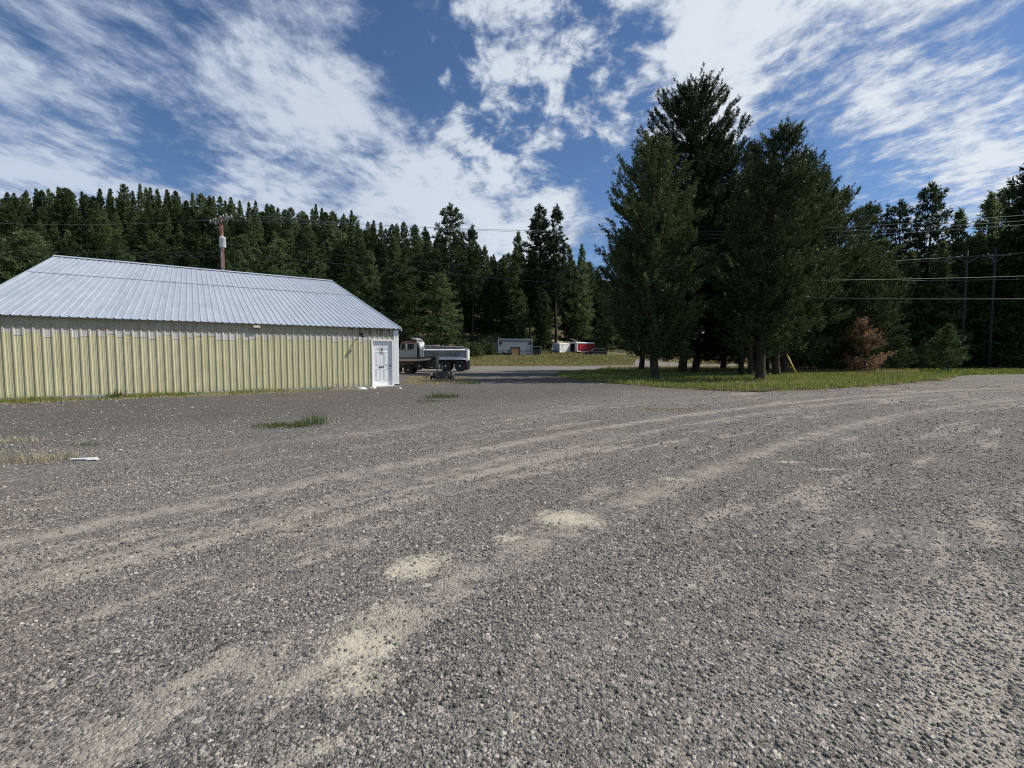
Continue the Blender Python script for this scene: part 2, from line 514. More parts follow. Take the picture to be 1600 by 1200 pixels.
# ------------------------------------------------------------------ loose stones on the gravel
def stone_mat():
    m, nt, b = new_mat('loose_stone')
    r = V(nt.nt, nt.n('ShaderNodeNewGeometry').outputs['Random Per Island'])
    c = nt.ramp(r, [(0.0, (.07, .067, .062)), (0.35, (.17, .162, .148)), (0.74, (.28, .266, .236)), (0.95, (.40, .38, .33)), (1.0, (.58, .55, .48))])
    nt.link(c, b.inputs['Base Color']); b.inputs['Roughness'].default_value = 0.85; b.inputs['Specular IOR Level'].default_value = 0.3
    return m


def scatter_stones(n, y0, y1, s0, s1, rng, power=1.0):
    """random flattened eight-cornered pebbles over the part of the yard in front of the camera"""
    y = y0 + (y1 - y0) * rng.rand(n) ** power
    x = (rng.rand(n) * 2 - 1) * (y * 1.2 + 0.4)
    dxx, dyy = x - 40, y + 35
    r = np.hypot(dxx, dyy)
    # fewer stones in the wheel tracks
    keep = np.ones(n, bool)
    for rr, wd in ((55.35, .30), (57.5, .25), (58.4, .28), (61.3, .35)):
        keep &= rng.rand(n) > 0.8 * np.exp(-((r - rr) / wd) ** 2)
    for px, py, wx, wy in ((880, 808, .4, .28), (655, 885, .35, .26), (560, 1030, .3, .3), (800, 840, .2, .15)):
        c = G(px, py); keep &= rng.rand(n) > 0.85 * np.exp(-(((x - c.x) / wx) ** 2 + ((y - c.y) / wy) ** 2))
    clump = np.sin(x * 2.1 + 1.7 * np.sin(y * 1.3)) * np.sin(y * 1.9 + 1.2 * np.sin(x * .9))
    keep &= rng.rand(n) < 0.62 + 0.38 * clump
    keep &= rng.rand(n) > .55 * ss(7, 11, x * -.55 + y * .62)
    x, y = x[keep], y[keep]; P = np.stack([x, y], 1)
    k = ~inside(ISLAND, P); x, y = x[k], y[k]; n = len(x)
    s = s0 + (s1 - s0) * rng.rand(n) ** 2.6
    cube = np.array([(a, b2, c) for c in (-1, 1) for b2 in (-1, 1) for a in (-1, 1)], float) * 0.5
    j = cube[None] * (1 + rng.uniform(-0.55, 0.35, (n, 8, 3)))
    j *= np.stack([rng.uniform(.8, 1.5, n), rng.uniform(.7, 1.1, n), rng.uniform(.5, .85, n)], 1)[:, None]
    a = rng.rand(n) * 2 * PI; t = rng.normal(0, 0.45, n)
    ca, sa, ct, st = np.cos(a), np.sin(a), np.cos(t), np.sin(t)
    X = j[..., 0] * ct[:, None] - j[..., 2] * st[:, None]; Z = j[..., 0] * st[:, None] + j[..., 2] * ct[:, None]; Yv = j[..., 1]
    X, Yv = X * ca[:, None] - Yv * sa[:, None], X * sa[:, None] + Yv * ca[:, None]
    V3 = np.stack([X, Yv, Z], -1) * s[:, None, None]
    V3[..., 0] += x[:, None]; V3[..., 1] += y[:, None]; V3[..., 2] += (s * rng.uniform(-.12, .14, n))[:, None]
    q = np.array([(0, 2, 3, 1), (4, 5, 7, 6), (0, 1, 5, 4), (1, 3, 7, 5), (3, 2, 6, 7), (2, 0, 4, 6)])
    return V3.reshape(-1, 3), (q[None] + (np.arange(n) * 8)[:, None, None]).reshape(-1, 4)


rng = RS(11)
parts = [scatter_stones(80000, 1.3, 3.4, .004, .017, rng, .75), scatter_stones(80000, 3.2, 7.0, .007, .022, rng, .8), scatter_stones(52000, 6.8, 14.0, .011, .032, rng, .9), scatter_stones(16000, 13.5, 27.0, .018, .05, rng, .9),
         scatter_stones(260, 1.6, 12.0, .02, .04, rng, .8)]
vs, fs, off = [], [], 0
for a, b2 in parts:
    vs.append(a); fs.append(b2 + off); off += len(a)
tag(add_obj('gravel', np_mesh('gravel', np.concatenate(vs), np.concatenate(fs), stone_mat())), 'loose grey and pale stones lying on the yard', kind='stuff')


# ------------------------------------------------------------------ foliage
def leaf_mat(name, cols, trans=0.25, obvar=0.35):
    m, nt, b = new_mat(name)
    r = V(nt.nt, nt.n('ShaderNodeNewGeometry').outputs['Random Per Island'])
    ob = V(nt.nt, nt.n('ShaderNodeObjectInfo').outputs['Random'])
    tc = nt.n('ShaderNodeTexCoord').outputs['Object']
    cl = nt.noise(tc, 0.55, 3, 0.5)
    c = nt.ramp((r * 0.55 + cl.ss(0.3, 0.7) * 0.3 + ob * 0.3 - 0.08).clamp(), cols)
    k = ob.lin(0, 1, 1 - obvar, 1 + obvar * 0.6)
    n = nt.n('ShaderNodeVectorMath', operation='SCALE'); nt.link(c, n.inputs[0]); nt.link(k, n.inputs['Scale'])
    nt.link(n.outputs[0], b.inputs['Base Color'])
    b.inputs['Roughness'].default_value = 0.55; b.inputs['Specular IOR Level'].default_value = 0.18
    tr = nt.n('ShaderNodeBsdfTranslucent'); nt.link(n.outputs[0], tr.inputs[0])
    mx = nt.n('ShaderNodeMixShader'); mx.inputs[0].default_value = trans
    nt.link(b.outputs[0], mx.inputs[1]); nt.link(tr.outputs[0], mx.inputs[2])
    nt.link(mx.outputs[0], m.node_tree.nodes['Material Output'].inputs['Surface'])
    return m


M_PINE = leaf_mat('pine_needles', [(0, (.030, .046, .022)), (.5, (.062, .088, .036)), (1, (.125, .15, .06))])
M_FIR = leaf_mat('fir_needles', [(0, (.050, .075, .036)), (.5, (.108, .145, .062)), (1, (.19, .22, .095))], .42)
M_SAP = leaf_mat('young_needles', [(0, (.035, .06, .022)), (.5, (.065, .10, .035)), (1, (.12, .15, .055))])
M_DEAD = leaf_mat('dead_needles', [(0, (.14, .08, .05)), (.5, (.36, .21, .125)), (1, (.56, .38, .24))], .3)
M_GRASS = leaf_mat('grass_blades', [(0, (.11, .15, .03)), (.45, (.22, .265, .062)), (.8, (.32, .33, .11)), (1, (.52, .45, .22))], .4, 0)
M_DRYGRASS = leaf_mat('dry_grass_blades', [(0, (.17, .165, .055)), (.5, (.36, .30, .14)), (1, (.56, .46, .25))], .4, 0)
M_STRAW = leaf_mat('straw', [(0, (.30, .25, .15)), (.5, (.48, .41, .27)), (1, (.66, .59, .43))], .35, 0)
M_WEED = leaf_mat('weed_leaves', [(0, (.055, .085, .025)), (.5, (.11, .15, .045)), (1, (.22, .24, .09))], .4, 0)
M_VERGE = leaf_mat('verge_blades', [(0, (.14, .165, .05)), (.5, (.27, .28, .10)), (1, (.48, .42, .22))], .4, 0)
M_PETAL = simple('white_petals', (.75, .74, .68), .7)


def bark_mat(name, a, b_):
    m, nt, b = new_mat(name)
    tc = nt.n('ShaderNodeTexCoord').outputs['Object']
    x, y, z = nt.sep(tc)
    n = nt.noise(nt.xyz(x * 9.0, y * 9.0, z * 1.8), 1.0, 6, 0.65)
    nt.link(nt.mix(n.ss(0.35, 0.65), a, b_), b.inputs['Base Color']); b.inputs['Roughness'].default_value = 0.9
    nt.link(nt.bump(n, 0.9, 0.06), b.inputs['Normal'])
    return m


M_BARK = bark_mat('pine_bark', (.022, .018, .015), (.075, .054, .04))
M_BARKG = bark_mat('grey_bark', (.05, .045, .04), (.14, .12, .10))


def unit(a): return a / np.maximum(np.linalg.norm(a, axis=-1, keepdims=True), 1e-6)


def blades(P, A, k, L, W, rng, spread=0.9, along=0.35):
    """k thin needle sprays round each tuft position P with axis A"""
    n = len(P)
    P = np.repeat(P, k, 0); A = np.repeat(A, k, 0); Ls = np.repeat(np.broadcast_to(L, n), k)
    base = P + A * (rng.rand(n * k, 1) - 0.5) * along * Ls[:, None] * 2
    d = unit(A * 0.75 + rng.normal(0, spread * .6, (n * k, 3)))
    ln = (Ls * rng.uniform(.6, 1.15, n * k))[:, None]
    side = unit(np.cross(d, rng.normal(0, 1, (n * k, 3)))) * (W * rng.uniform(.7, 1.3, (n * k, 1)) * .5)
    mid = base + d * ln * .55
    tip = base + d * ln
    V4 = np.stack([base, mid + side, tip, mid - side], 1)
    return V4.reshape(-1, 3), np.arange(n * k * 4).reshape(-1, 4)


def conifer(seed, H, base, R, prof, nb, tpm, k, L, W, whorl=0, spread=.9, vary=(.48, 1.15), lo=-12, hi=42, up=0.25, trunk_r=0.25, gap=0.0, lean=(0, 0), inner=0.22, tri=5, limb=True, clump=1, cr=.16):
    """returns (crown vertices, crown faces, trunk MB). prof(t): crown half-width at height fraction t"""
    rng = RS(seed)
    t = np.sort(rng.rand(nb) ** 0.92)
    if gap: t = t[rng.rand(nb) > gap * (np.sin(t * 23 + seed) * .5 + .5)]
    m = len(t)
    if whorl: t = np.clip((np.round(t * (H - base) / whorl) * whorl + rng.normal(0, .07, m)) / (H - base), 0, 1)
    az = np.arange(m) * 2.39996 + rng.normal(0, .35, m)
    z = base + t * (H - base) * 0.985
    side = 1 + 0.08 * np.sin(az * 1 + seed) + .12 * np.sin(2 * az + seed * 2.2)
    ln = R * np.array([prof(q) for q in t]) * rng.uniform(vary[0], vary[1], m) * side
    el = np.radians(lo + (hi - lo) * t ** 1.3 + rng.normal(0, 7, m))
    Ps, As = [], []
    tm = MB()
    wob = lambda zz: (lean[0] * (zz / H) ** 1.5 + .12 * math.sin(zz * .33 + seed), lean[1] * (zz / H) ** 1.5 + .12 * math.cos(zz * .27 + seed))
    hs = [0, .25, 1.2] + list(np.linspace(2.5, H * .97, 7 if H > 5 else 4))
    if H < 4: hs = [0, .3, H * .5, H * .95]
    tm.path([(*(wob(h) if h > .3 else (0, 0)), h if h else -0.25) for h in hs], [max(.012, trunk_r * (1.35 if h == 0 else 1.12 if h <= .3 else (1 - h / H) ** .8 + .03)) for h in hs], 9 if H > 5 else 6)
    for i in range(m):
        l = ln[i]
        if l < .06: l = .06
        h = np.array([math.cos(az[i]), math.sin(az[i]), 0]); o = np.array([*wob(z[i]), z[i]])
        q = max(2, int(l * tpm + .5)); s = 1 - (1 - inner) * rng.rand(q) ** 1.35
        rise = l * (s * math.tan(el[i]) * .8 + up * s * s)
        lat = np.cross(h, (0, 0, 1)); off = rng.normal(0, 1, q) * .2 * l * (1.15 - s) ** .8 + rng.normal(0, .05, q)
        P = o + h * (l * s)[:, None] + lat * off[:, None]; P[:, 2] += rise + rng.normal(0, .05 + .04 * l, q)
        ax = unit(h * .75 + lat * (off / (l + .2))[:, None] * 1.6 + np.array([0, 0, .28 + .75 * up + .45 * max(0, math.sin(el[i]))]))
        if clump > 1:                      # each shoot carries a knot of tufts round its tip
            ax = unit(ax + np.array([0, 0, .35]) + rng.normal(0, .22, ax.shape)); ax = np.repeat(ax, clump, 0)
            P = np.repeat(P, clump, 0) + rng.normal(0, cr * .25, (len(P) * clump, 3)) + ax * np.tile(np.linspace(-.15, 1, clump), len(P))[:, None] * cr * 3.6
        Ps.append(P); As.append(ax)
        if limb and l > .5 and (limb is True or i % limb == 0):
            rr = min(trunk_r * .32, .012 + .016 * l)
            tm.path([o, o + h * l * .5 + np.array([0, 0, l * (.5 * math.tan(el[i]) * .8 + up * .25)]), o + h * l * .9 + np.array([0, 0, l * (.9 * math.tan(el[i]) * .8 + up * .81)])], [rr, rr * .7, rr * .25], tri, False)
    top = np.array([[*wob(H * .97), H * q] for q in np.linspace(.93, 1.0, 8)]); Ps.append(top); As.append(np.tile([0, 0, 1.0], (8, 1)))
    P, A = np.concatenate(Ps), np.concatenate(As)
    P[:, 2] = np.maximum(P[:, 2], 0.12 * min(1, H))
    v_, f_ = blades(P, A, k, L, W, rng, spread)
    fz = H / v_[:, 2].max(); v_[:, 2] *= fz
    tm.v = [(q[0], q[1], q[2] * fz * (.985 if q[2] > H * .8 else 1)) for q in tm.v]
    return v_, f_, tm


def round_cone(t): return max(0.0, 1 - t ** 2.0) ** .62 * min(1, .62 + 1.9 * t)
def cone(t): return (1 - t) ** .85 * min(1, .7 + 1.5 * t)
def slim(t): return (1 - t) ** .6 * min(1, .45 + 1.6 * t)
def pond(t): return (1 - t ** 1.8) ** .7 * min(1, .30 + 1.3 * t)


def crown_mesh(name, data, mat): return np_mesh(name, data[0], data[1], mat)


def tree(name, label, cat, loc, crown_me, trunk_me, rz=0.0, sx=1.0, sz=1.0, group=None):
    o = thing(name, label, cat, loc, rz, group)
    o.scale = (sx, sx, sz)
    add_obj('crown', crown_me, o); add_obj('trunk', trunk_me, o)
    return o


def trunk_mesh(tm, mat):
    me = bpy.data.meshes.new('trunk'); me.from_pydata(tm.v, [], tm.f); me.polygons.foreach_set('use_smooth', tm.sm); me.materials.append(mat); me.update()
    return me


# ---- the grove on the island: (trunk px, Y, base px row is the flat yard), each its own tree
def zt(py, Y): return EYE + (HZ - py) / F * Y


GROVE = [
    # px, Y, top px, top row, crown base, radius, profile, label
    (1023, 29.0, 1014, 222, 1.5, 3.7, round_cone, 'thick-trunked pine at the left end of the grass island, lower than those behind'),
    (1066, 38.5, 1072, 124, 1.6, 5.7, round_cone, 'tallest broad dark pine in the roadside grove, rising above all the others'),
    (1086, 38.8, 1108, 210, 1.6, 4.6, round_cone, 'pine with its trunk tight against the right of the tallest pine in the grove'),
    (1174, 41.0, 1166, 226, 1.8, 4.2, cone, 'dark pine filling the notch between the two high tops of the grove'),
    (1188, 27.8, 1212, 198, 1.8, 3.3, slim, 'pine with the second highest top, its thick trunk nearest the road in the grove'),
    (1213, 34.5, 1243, 243, 1.6, 4.0, pond, 'upright pine with candle-like shoots right of the second highest top in the grove'),
    (1223, 40.2, 1266, 262, 1.4, 4.7, round_cone, 'pine behind the yellow guy marker with ragged tip shoots on its right'),
    (1284, 43.0, 1292, 296, 0.5, 4.6, round_cone, 'feathery pine with crown down to the grass behind the yellow guy marker'),
    (1338, 44.5, 1332, 380, 0.3, 4.4, round_cone, 'low wide pine at the right end of the grove, behind the rust brown dead one'),
    (1002, 47.0, 1000, 330, 2.4, 3.9, round_cone, 'dark pine behind the left edge of the grove with ragged low branches'),
    (1130, 47.0, 1135, 300, 1.2, 4.4, round_cone, 'dark pine at the back of the grove, between the trunk pair and trunk cluster'),
]
for i, (px, Y, tpx, tpy, cb, R, pf, lab) in enumerate(GROVE):
    x0 = (px - 800) / F * Y; H = zt(tpy, Y); lx = (tpx - px) / F * Y
    d = conifer(100 + i, H, cb, R, pf, int(16.5 * H), 3.5, 12, .24, .042, whorl=.62, spread=.75, vary=(.66, 1.1), lo=-18, hi=52, up=.30, trunk_r=.15 + H * .0075, lean=(lx, 0), limb=True, inner=.26, clump=5, cr=.15)
    tree('pine_tree', lab, 'pine tree', (x0, Y, 0), np_mesh('crown', d[0], d[1], M_PINE), trunk_mesh(d[2], M_BARK), group='pines of the roadside grove')
# a thin trunk in the cluster
for px, Y, tpy, R, lab in ((1172, 33.5, 330, 1.8, 'slender pine with thin dark trunk, left of the thick trunk nearest the road'), (1199, 42.5, 300, 2.6, 'slim pine just right of the thick trunk nearest the road, deep in the grove')):
    d = conifer(int(px), zt(tpy, Y), 3.0, R, cone, 90, 6, 13, .3, .036, trunk_r=.17, limb=True)
    tree('pine_tree', lab, 'pine tree', ((px - 800) / F * Y, Y, 0), np_mesh('crown', d[0], d[1], M_PINE), trunk_mesh(d[2], M_BARK), group='pines of the roadside grove')

# young trees at the right
d = conifer(301, 4.3, .2, 1.9, cone, 120, 9, 12, .24, .035, lo=0, hi=40, trunk_r=.06)
SAPC, SAPT = np_mesh('crown', d[0], d[1], M_SAP), trunk_mesh(d[2], M_BARKG)
tree('pine_sapling', 'bushy young pine with pale right side standing alone by the right bend of the road', 'pine sapling', (*G(1481, 582)[:2], 0), SAPC, SAPT, .4, 1.05, 1.06, 'young pines by the road')
tree('pine_sapling', 'small bright green young pine right of the rust brown dead pine', 'pine sapling', (*At(1401, 580, 44)[:2], 0), SAPC, SAPT, 2.1, .95, .78, 'young pines by the road')
tree('pine_sapling', 'thin dark young pine between the bright green one and the bushy one', 'pine sapling', (*At(1440, 578, 49)[:2], 0), SAPC, SAPT, 3.9, .62, .82, 'young pines by the road')
d = conifer(305, 5.0, .1, 2.4, cone, 80, 4.2, 7, .24, .045, lo=-4, hi=30, trunk_r=.07, clump=3, cr=.12)
tree('dead_pine', 'dead young pine with rust brown needles at the edge of the grove', 'dead pine', (*At(1346, 578, 40.2)[:2], 0), np_mesh('crown', d[0], d[1], M_DEAD), trunk_mesh(d[2], M_BARKG), .3, .95, 1.0)

# ---- forest variants
VAR = []
for i, (H, cb, R, pf, nb, tpm, gap, mat) in enumerate((
        (22, 3.5, 4.3, pond, 190, 5.0, .12, M_PINE), (22, 5.0, 3.8, slim, 180, 5.2, .12, M_PINE), (20, 1.2, 4.6, cone, 200, 5.0, .05, M_FIR), (20, .8, 4.1, cone, 200, 5.2, .0, M_FIR),
        (22, 6.0, 3.9, pond, 130, 5.0, .35, M_PINE), (21, 1.5, 4.7, round_cone, 200, 5.0, .1, M_FIR), (24, 8.0, 3.1, slim, 130, 5.2, .25, M_PINE))):
    d = conifer(500 + i, H, cb, R, pf, nb, tpm, 9, .55, .13, lo=-14, hi=40, up=.18, trunk_r=.26, gap=gap, limb=3, tri=3, inner=.2)
    c = np_mesh('crown', d[0], d[1], mat); tk = trunk_mesh(d[2], M_BARK)
    # the same tree as one mesh for the far slope
    tv = np.array(d[2].v); tf = [f for f in d[2].f]
    far_rng = RS(700 + i)
    e = conifer(500 + i, H, cb, R * 1.05, pf, int(nb * .9), tpm * .7, 6, .75, .26, lo=-14, hi=40, up=.18, trunk_r=.26, gap=gap, limb=False, inner=.3)
    me = bpy.data.meshes.new('conifer')
    tq = [f for f in e[2].f if len(f) == 4]
    av = np.concatenate([e[0], np.array(e[2].v)]); af = np.concatenate([e[1], np.array(tq) + len(e[0])])
    one = np_mesh('conifer', av, af, [mat, M_BARK], np.concatenate([np.zeros(len(e[1])), np.ones(len(tq))]))
    VAR.append((H, c, tk, one))

rnd = random.Random(8)


PINE_V = (0, 1, 4, 6)


def species(v): return 'pine_tree' if v in PINE_V else 'fir_tree'


def forest_tree(px, tpy, Y, var, label, group=None, width=1.0, rz=None):
    x = (px - 800) / F * Y; z = float(terrain(x, Y)); H = zt(tpy, Y) - z
    h0, c, tk, one = VAR[var]; s = H / h0
    return tree(species(var), label, 'conifer', (x, Y, z - .1), c, tk, rnd.uniform(0, 6.28) if rz is None else rz, width * (s * .5 + .5), s, group)


FRONT = [
    (706, 319, 100, 4, 1.25, 'tallest open-topped pine standing above the forest behind the dump truck'),
    (740, 352, 101, 6, 1.0, 'slim pine just right of the tall open-topped pine behind the dump truck'),
    (758, 384, 112, 2, 1.0, 'pointed conifer between the slim pine and the grey shed'),
    (787, 398, 116, 3, .9, 'small conifer on the skyline above the left half of the grey shed'),
    (810, 362, 113, 2, 1.0, 'narrow pale conifer left of the twin tall pines behind the shed'),
    (828, 408, 108, 0, .9, 'lower conifer tucked against the left of the twin tall pines'),
    (843, 322, 106, 1, 1.25, 'left of the twin tall pines behind the grey shed'),
    (868, 322, 105, 6, 1.15, 'right of the twin tall pines, above the white cargo trailer'),
    (889, 387, 112, 3, .9, 'conifer right of the twin tall pines, left of a thin spired one'),
    (907, 381, 114, 2, .85, 'thin spired conifer at the right end of the far forest'),
    (919, 408, 126, 0, .85, 'last low conifer before the gap of sky beside the grove'),
    (800, 455, 101, 3, .9, 'short dark conifer standing right behind the grey shed'),
    (765, 430, 104, 0, 1.0, 'mid-height conifer behind the left corner of the grey shed'),
    (690, 425, 95, 5, 1.0, 'bushy conifer behind the cab guard of the dump truck'),
    (655, 395, 98, 0, 1.1, 'conifer with bare lower trunk left of the tall open-topped pine'),
    (625, 410, 74, 5, 1.25, 'large bushy conifer right behind the corner with the white door'),
    (583, 392, 80, 2, 1.2, 'broad conifer over the right slope of the metal roof'),
    (540, 372, 86, 0, 1.2, 'tall conifer rising over the right end of the roof ridge'),
    (487, 352, 80, 2, 1.2, 'high pointed conifer over the ridge, right of a bushy lower one'),
    (432, 382, 70, 5, 1.3, 'bushy light green conifer close behind the roof ridge, right of the utility pole'),
    (390, 405, 72, 3, 1.2, 'dark conifer behind the ridge just right of the utility pole'),
    (300, 392, 76, 0, 1.2, 'conifer behind the ridge left of the utility pole'),
    (255, 375, 80, 5, 1.2, 'bushy conifer above the middle of the left half of the roof'),
    (190, 380, 78, 2, 1.2, 'pointed conifer above the left part of the roof ridge'),
    (120, 372, 76, 0, 1.2, 'conifer behind the left peak of the metal roof'),
    (60, 360, 72, 5, 1.25, 'bushy conifer over the left rake of the metal roof'),
    (8, 365, 68, 2, 1.25, 'large conifer at the left edge over the low end of the roof'),
    (948, 440, 126, 5, 1.0, 'dark conifer behind the parked car, half hidden by the grove'),
    (975, 425, 130, 0, 1.1, 'conifer behind the grove, right of the gap of sky'),
]
for px, ty, Y, vr, wd, lab in FRONT: forest_tree(px, ty, Y, vr, lab, 'conifers at the foot of the hill', wd)

# dense slope forest
SKY = ((-60, 322), (0, 318), (50, 304), (100, 298), (150, 303), (225, 296), (300, 310), (350, 316), (400, 320), (450, 326), (500, 328), (550, 336), (600, 348), (650, 357), (690, 366), (740, 376), (780, 392), (820, 388), (860, 388), (900, 396), (930, 425), (985, 440))
skx = [a for a, b2 in SKY]; sky_ = [b2 for a, b2 in SKY]
rng = RS(21)
cnt = 0
for row, Y in enumerate((94, 102, 110, 118, 126, 134, 141, 147, 153)):
    step = (5.2 if row < 6 else 3.0) / Y * F
    px = (-70 if row < 5 else -200) + rng.rand() * step
    while px < 985:
        qx = px + rng.normal(0, step * .22); qy = Y + rng.normal(0, 2.2)
        px += step * rng.uniform(.75, 1.3)
        x = (qx - 800) / F * qy; z = float(terrain(x, qy))
        foot = 630 < qx < 940 and row < 4
        if foot and rng.rand() < (.8, .6, .45, .3)[row]: continue       # open ground shows at the foot of the slope
        if row < 3 and qx < 560 and rng.rand() < .45: continue           # hidden by the trees behind the roof
        H = rng.uniform(11, 19) if row < 6 else rng.uniform(8, 13)
        if foot and row < 4 and qx > 880: continue
        top = HZ - (z + H - EYE) / qy * F
        lim = np.interp(qx, skx, sky_) + rng.choice([rng.uniform(-7, 3), rng.uniform(0, 14)])
        if top < lim or row >= 7: H = zt(lim, qy) - z
        if H < 6: continue
        vr = int(rng.choice([0, 1, 4, 6])) if foot else int(rng.choice([2, 3, 1, 5, 0, 3])) if row >= 6 else int(rng.choice([2, 3, 5, 0, 1, 2, 3])); h0, c, tk, one = VAR[vr]; s = H / h0
        o = add_obj(species(vr), one, None, (x, qy, z - .2), rng.rand() * 6.28)
        w_ = (.85 if row < 6 else .70) * (s * .6 + .4) * rng.uniform(.85, 1.15)
        o.scale = (w_, w_, s)
        kd = 'pine' if vr in PINE_V else 'fir'
        tag(o, 'dark green %s on the hilltop skyline of the dense forest' % kd if row >= 6 else 'dark green %s within the dense forest covering the hill' % kd, 'conifer', ('skyline %ss of the hill' if row >= 6 else '%ss covering the hill') % kd)
        cnt += 1

# forest at the right, behind the bend of the road
RIGHT = [
    (1350, 316, 66, 0, 'pine with pointed crown just right of the grove, first of the row of dark tops'),
    (1395, 313, 64, 4, 'open-crowned pine in the dark forest, between the pointed one and the highest ragged top'),
    (1441, 287, 62, 4, 'ragged open-topped pine highest in the middle of the right-hand forest'),
    (1486, 326, 58, 3, 'dense rounded fir right of the ragged open-topped pine'),
    (1532, 300, 58, 2, 'pointed conifer above the second utility pole in the right-hand forest'),
    (1560, 292, 62, 5, 'broad dark conifer behind the second utility pole'),
    (1594, 243, 55, 1, 'tallest pine at the right edge of the view'),
    (1650, 225, 52, 0, 'tall pine past the right edge beside the tallest one'),
    (1320, 372, 74, 3, 'low conifer close behind the right shoulder of the grove'),
    (1370, 372, 60, 5, 'dark conifer behind the small bright green young pine'),
    (1415, 388, 58, 2, 'shaded conifer behind the thin dark young pine'),
    (1462, 375, 56, 3, 'shaded conifer behind the bushy young pine'),
    (1510, 372, 58, 5, 'shaded conifer behind the first of the two utility poles'),
    (1556, 360, 56, 2, 'shaded conifer between the second utility pole and the right edge'),
    (1600, 340, 54, 3, 'shaded fir with low branches at the right edge of the view'),
    (1500, 400, 69, 2, 'dark fir deep in the forest behind the first of the two utility poles'),
]
for px, ty, Y, vr, lab in RIGHT: forest_tree(px, ty, Y, vr, lab, 'conifers of the dark forest at the right', .95)
for k in range(46):
    Y = rng.uniform(58, 92); px = rng.uniform(1290, 1760)
    if Y < 60 and px < 1340: continue
    lim = np.interp(px, (1290, 1350, 1441, 1500, 1560, 1600, 1700), (420, 385, 375, 385, 355, 330, 290)) + rng.uniform(0, 60)
    vr = int(rng.choice([2, 3, 5, 2])); x = (px - 800) / F * Y; z = float(terrain(x, Y)); H = min(24, zt(lim, Y) - z)
    s = H / VAR[vr][0]
    o = add_obj('fir_tree', VAR[vr][3], None, (x, Y, z - .1), rng.rand() * 6.28); o.scale = (1.1, 1.1, s)
    tag(o, 'fir deep in the dark forest right of the grove', 'conifer', 'inner firs of the dark forest')

# shrubs
def shrub_mesh(seed, mat, R=1.4, H=1.5, n=420, k=6, L=.26, W=.11):
    rng = RS(seed); d = unit(rng.normal(0, 1, (n, 3))); d[:, 2] = np.abs(d[:, 2])
    r = rng.uniform(.45, 1, n)[:, None] * (1 + .3 * np.sin(d[:, :1] * 5 + seed) * np.sin(d[:, 1:2] * 4))
    P = d * r * np.array([R, R, H]); P[:, 2] += .05
    return np_mesh('shrub', *blades(P, unit(d + [0, 0, .3]), k, L, W, rng), mat)


SH = [shrub_mesh(41, M_FIR), shrub_mesh(42, M_WEED), shrub_mesh(43, M_FIR, 1.2, 1.9)]
for k, (px, Y, vr, s, lab) in enumerate(((742, 88, 0, 1.7, 'dark shrub between the dump truck and the grey shed'), (760, 90, 2, 1.7, 'dark shrub against the left wall of the grey shed'),
        (852, 101, 2, 1.7, 'dark bush between the small pen and the white cargo trailer'), (842, 104, 0, 1.7, 'dark bush behind the small pen'), (934, 118, 0, 2.4, 'dark bush behind the parked car'), (952, 114, 2, 2.4, 'dark bush right of the parked car'), (970, 112, 0, 2.4, 'dark bush behind the left edge of the grove'),
        (725, 92, 2, 1.6, 'dark shrub behind the tailgate of the dump truck'), (1260, 55, 0, 1.6, 'dark shrub behind the yellow guy marker'), (1300, 52, 2, 1.5, 'dark shrub left of the dead pine'), (1378, 50, 0, 1.3, 'dark shrub behind the small bright green young pine'),
        (1010, 90, 1, 1.1, 'green bush beyond the nose of the verge'), (1100, 92, 0, 1.8, 'dark bush beyond the road behind the trunk pair'), (1160, 90, 2, 2.0, 'dark bush beyond the road behind the trunk cluster'), (1210, 85, 0, 2.2, 'dark bush beyond the road right of the trunk cluster'))):
    x = (px - 800) / F * Y; o = add_obj('shrub', SH[vr], None, (x, Y, float(terrain(x, Y)) - .05), k * 1.3); o.scale = (s, s, s)
    tag(o, lab, 'shrub', 'shrubs at the edge of the forest')


# ------------------------------------------------------------------ grass
def grass(name, P, H, W, mat, seed, label, droop=.35, extra=None, per=5):
    rng = RS(seed); n = len(P)
    P = np.repeat(P, per, 0) + np.concatenate([rng.normal(0, .07, (n * per, 2)), np.zeros((n * per, 1))], 1)
    H = np.repeat(H, per) * rng.uniform(.5, 1.15, n * per); n *= per
    a = rng.rand(n) * 2 * PI; d = np.stack([np.cos(a), np.sin(a), np.zeros(n)], 1); sd_ = np.stack([-np.sin(a), np.cos(a), np.zeros(n)], 1) * (W * rng.uniform(.7, 1.3, n))[:, None] * .5
    ln = rng.uniform(.1, 1, n)[:, None] * droop
    m1 = P + d * (H[:, None] * ln * .35) + np.stack([0 * H, 0 * H, H * .6], 1)
    t1 = P + d * (H[:, None] * ln) + np.stack([0 * H, 0 * H, H * (1 - .3 * ln[:, 0])], 1)
    v_ = np.stack([P - sd_, P + sd_, m1 + sd_ * .8, t1, m1 - sd_ * .8], 1).reshape(-1, 3)
    f_ = (np.array([(0, 1, 2), (0, 2, 4), (4, 2, 3)])[None] + (np.arange(n) * 5)[:, None, None]).reshape(-1, 3)
    me = np_mesh(name, v_, f_, mat)
    return add_obj(name, me)


def fill(poly, n, seed):
    rng = RS(seed); O = np.array(poly); lo, hi = O.min(0), O.max(0); P = lo + (hi - lo) * rng.rand(n, 2)
    P = P[inside(poly, P)]
    return np.column_stack([P, terrain(P[:, 0], P[:, 1])])


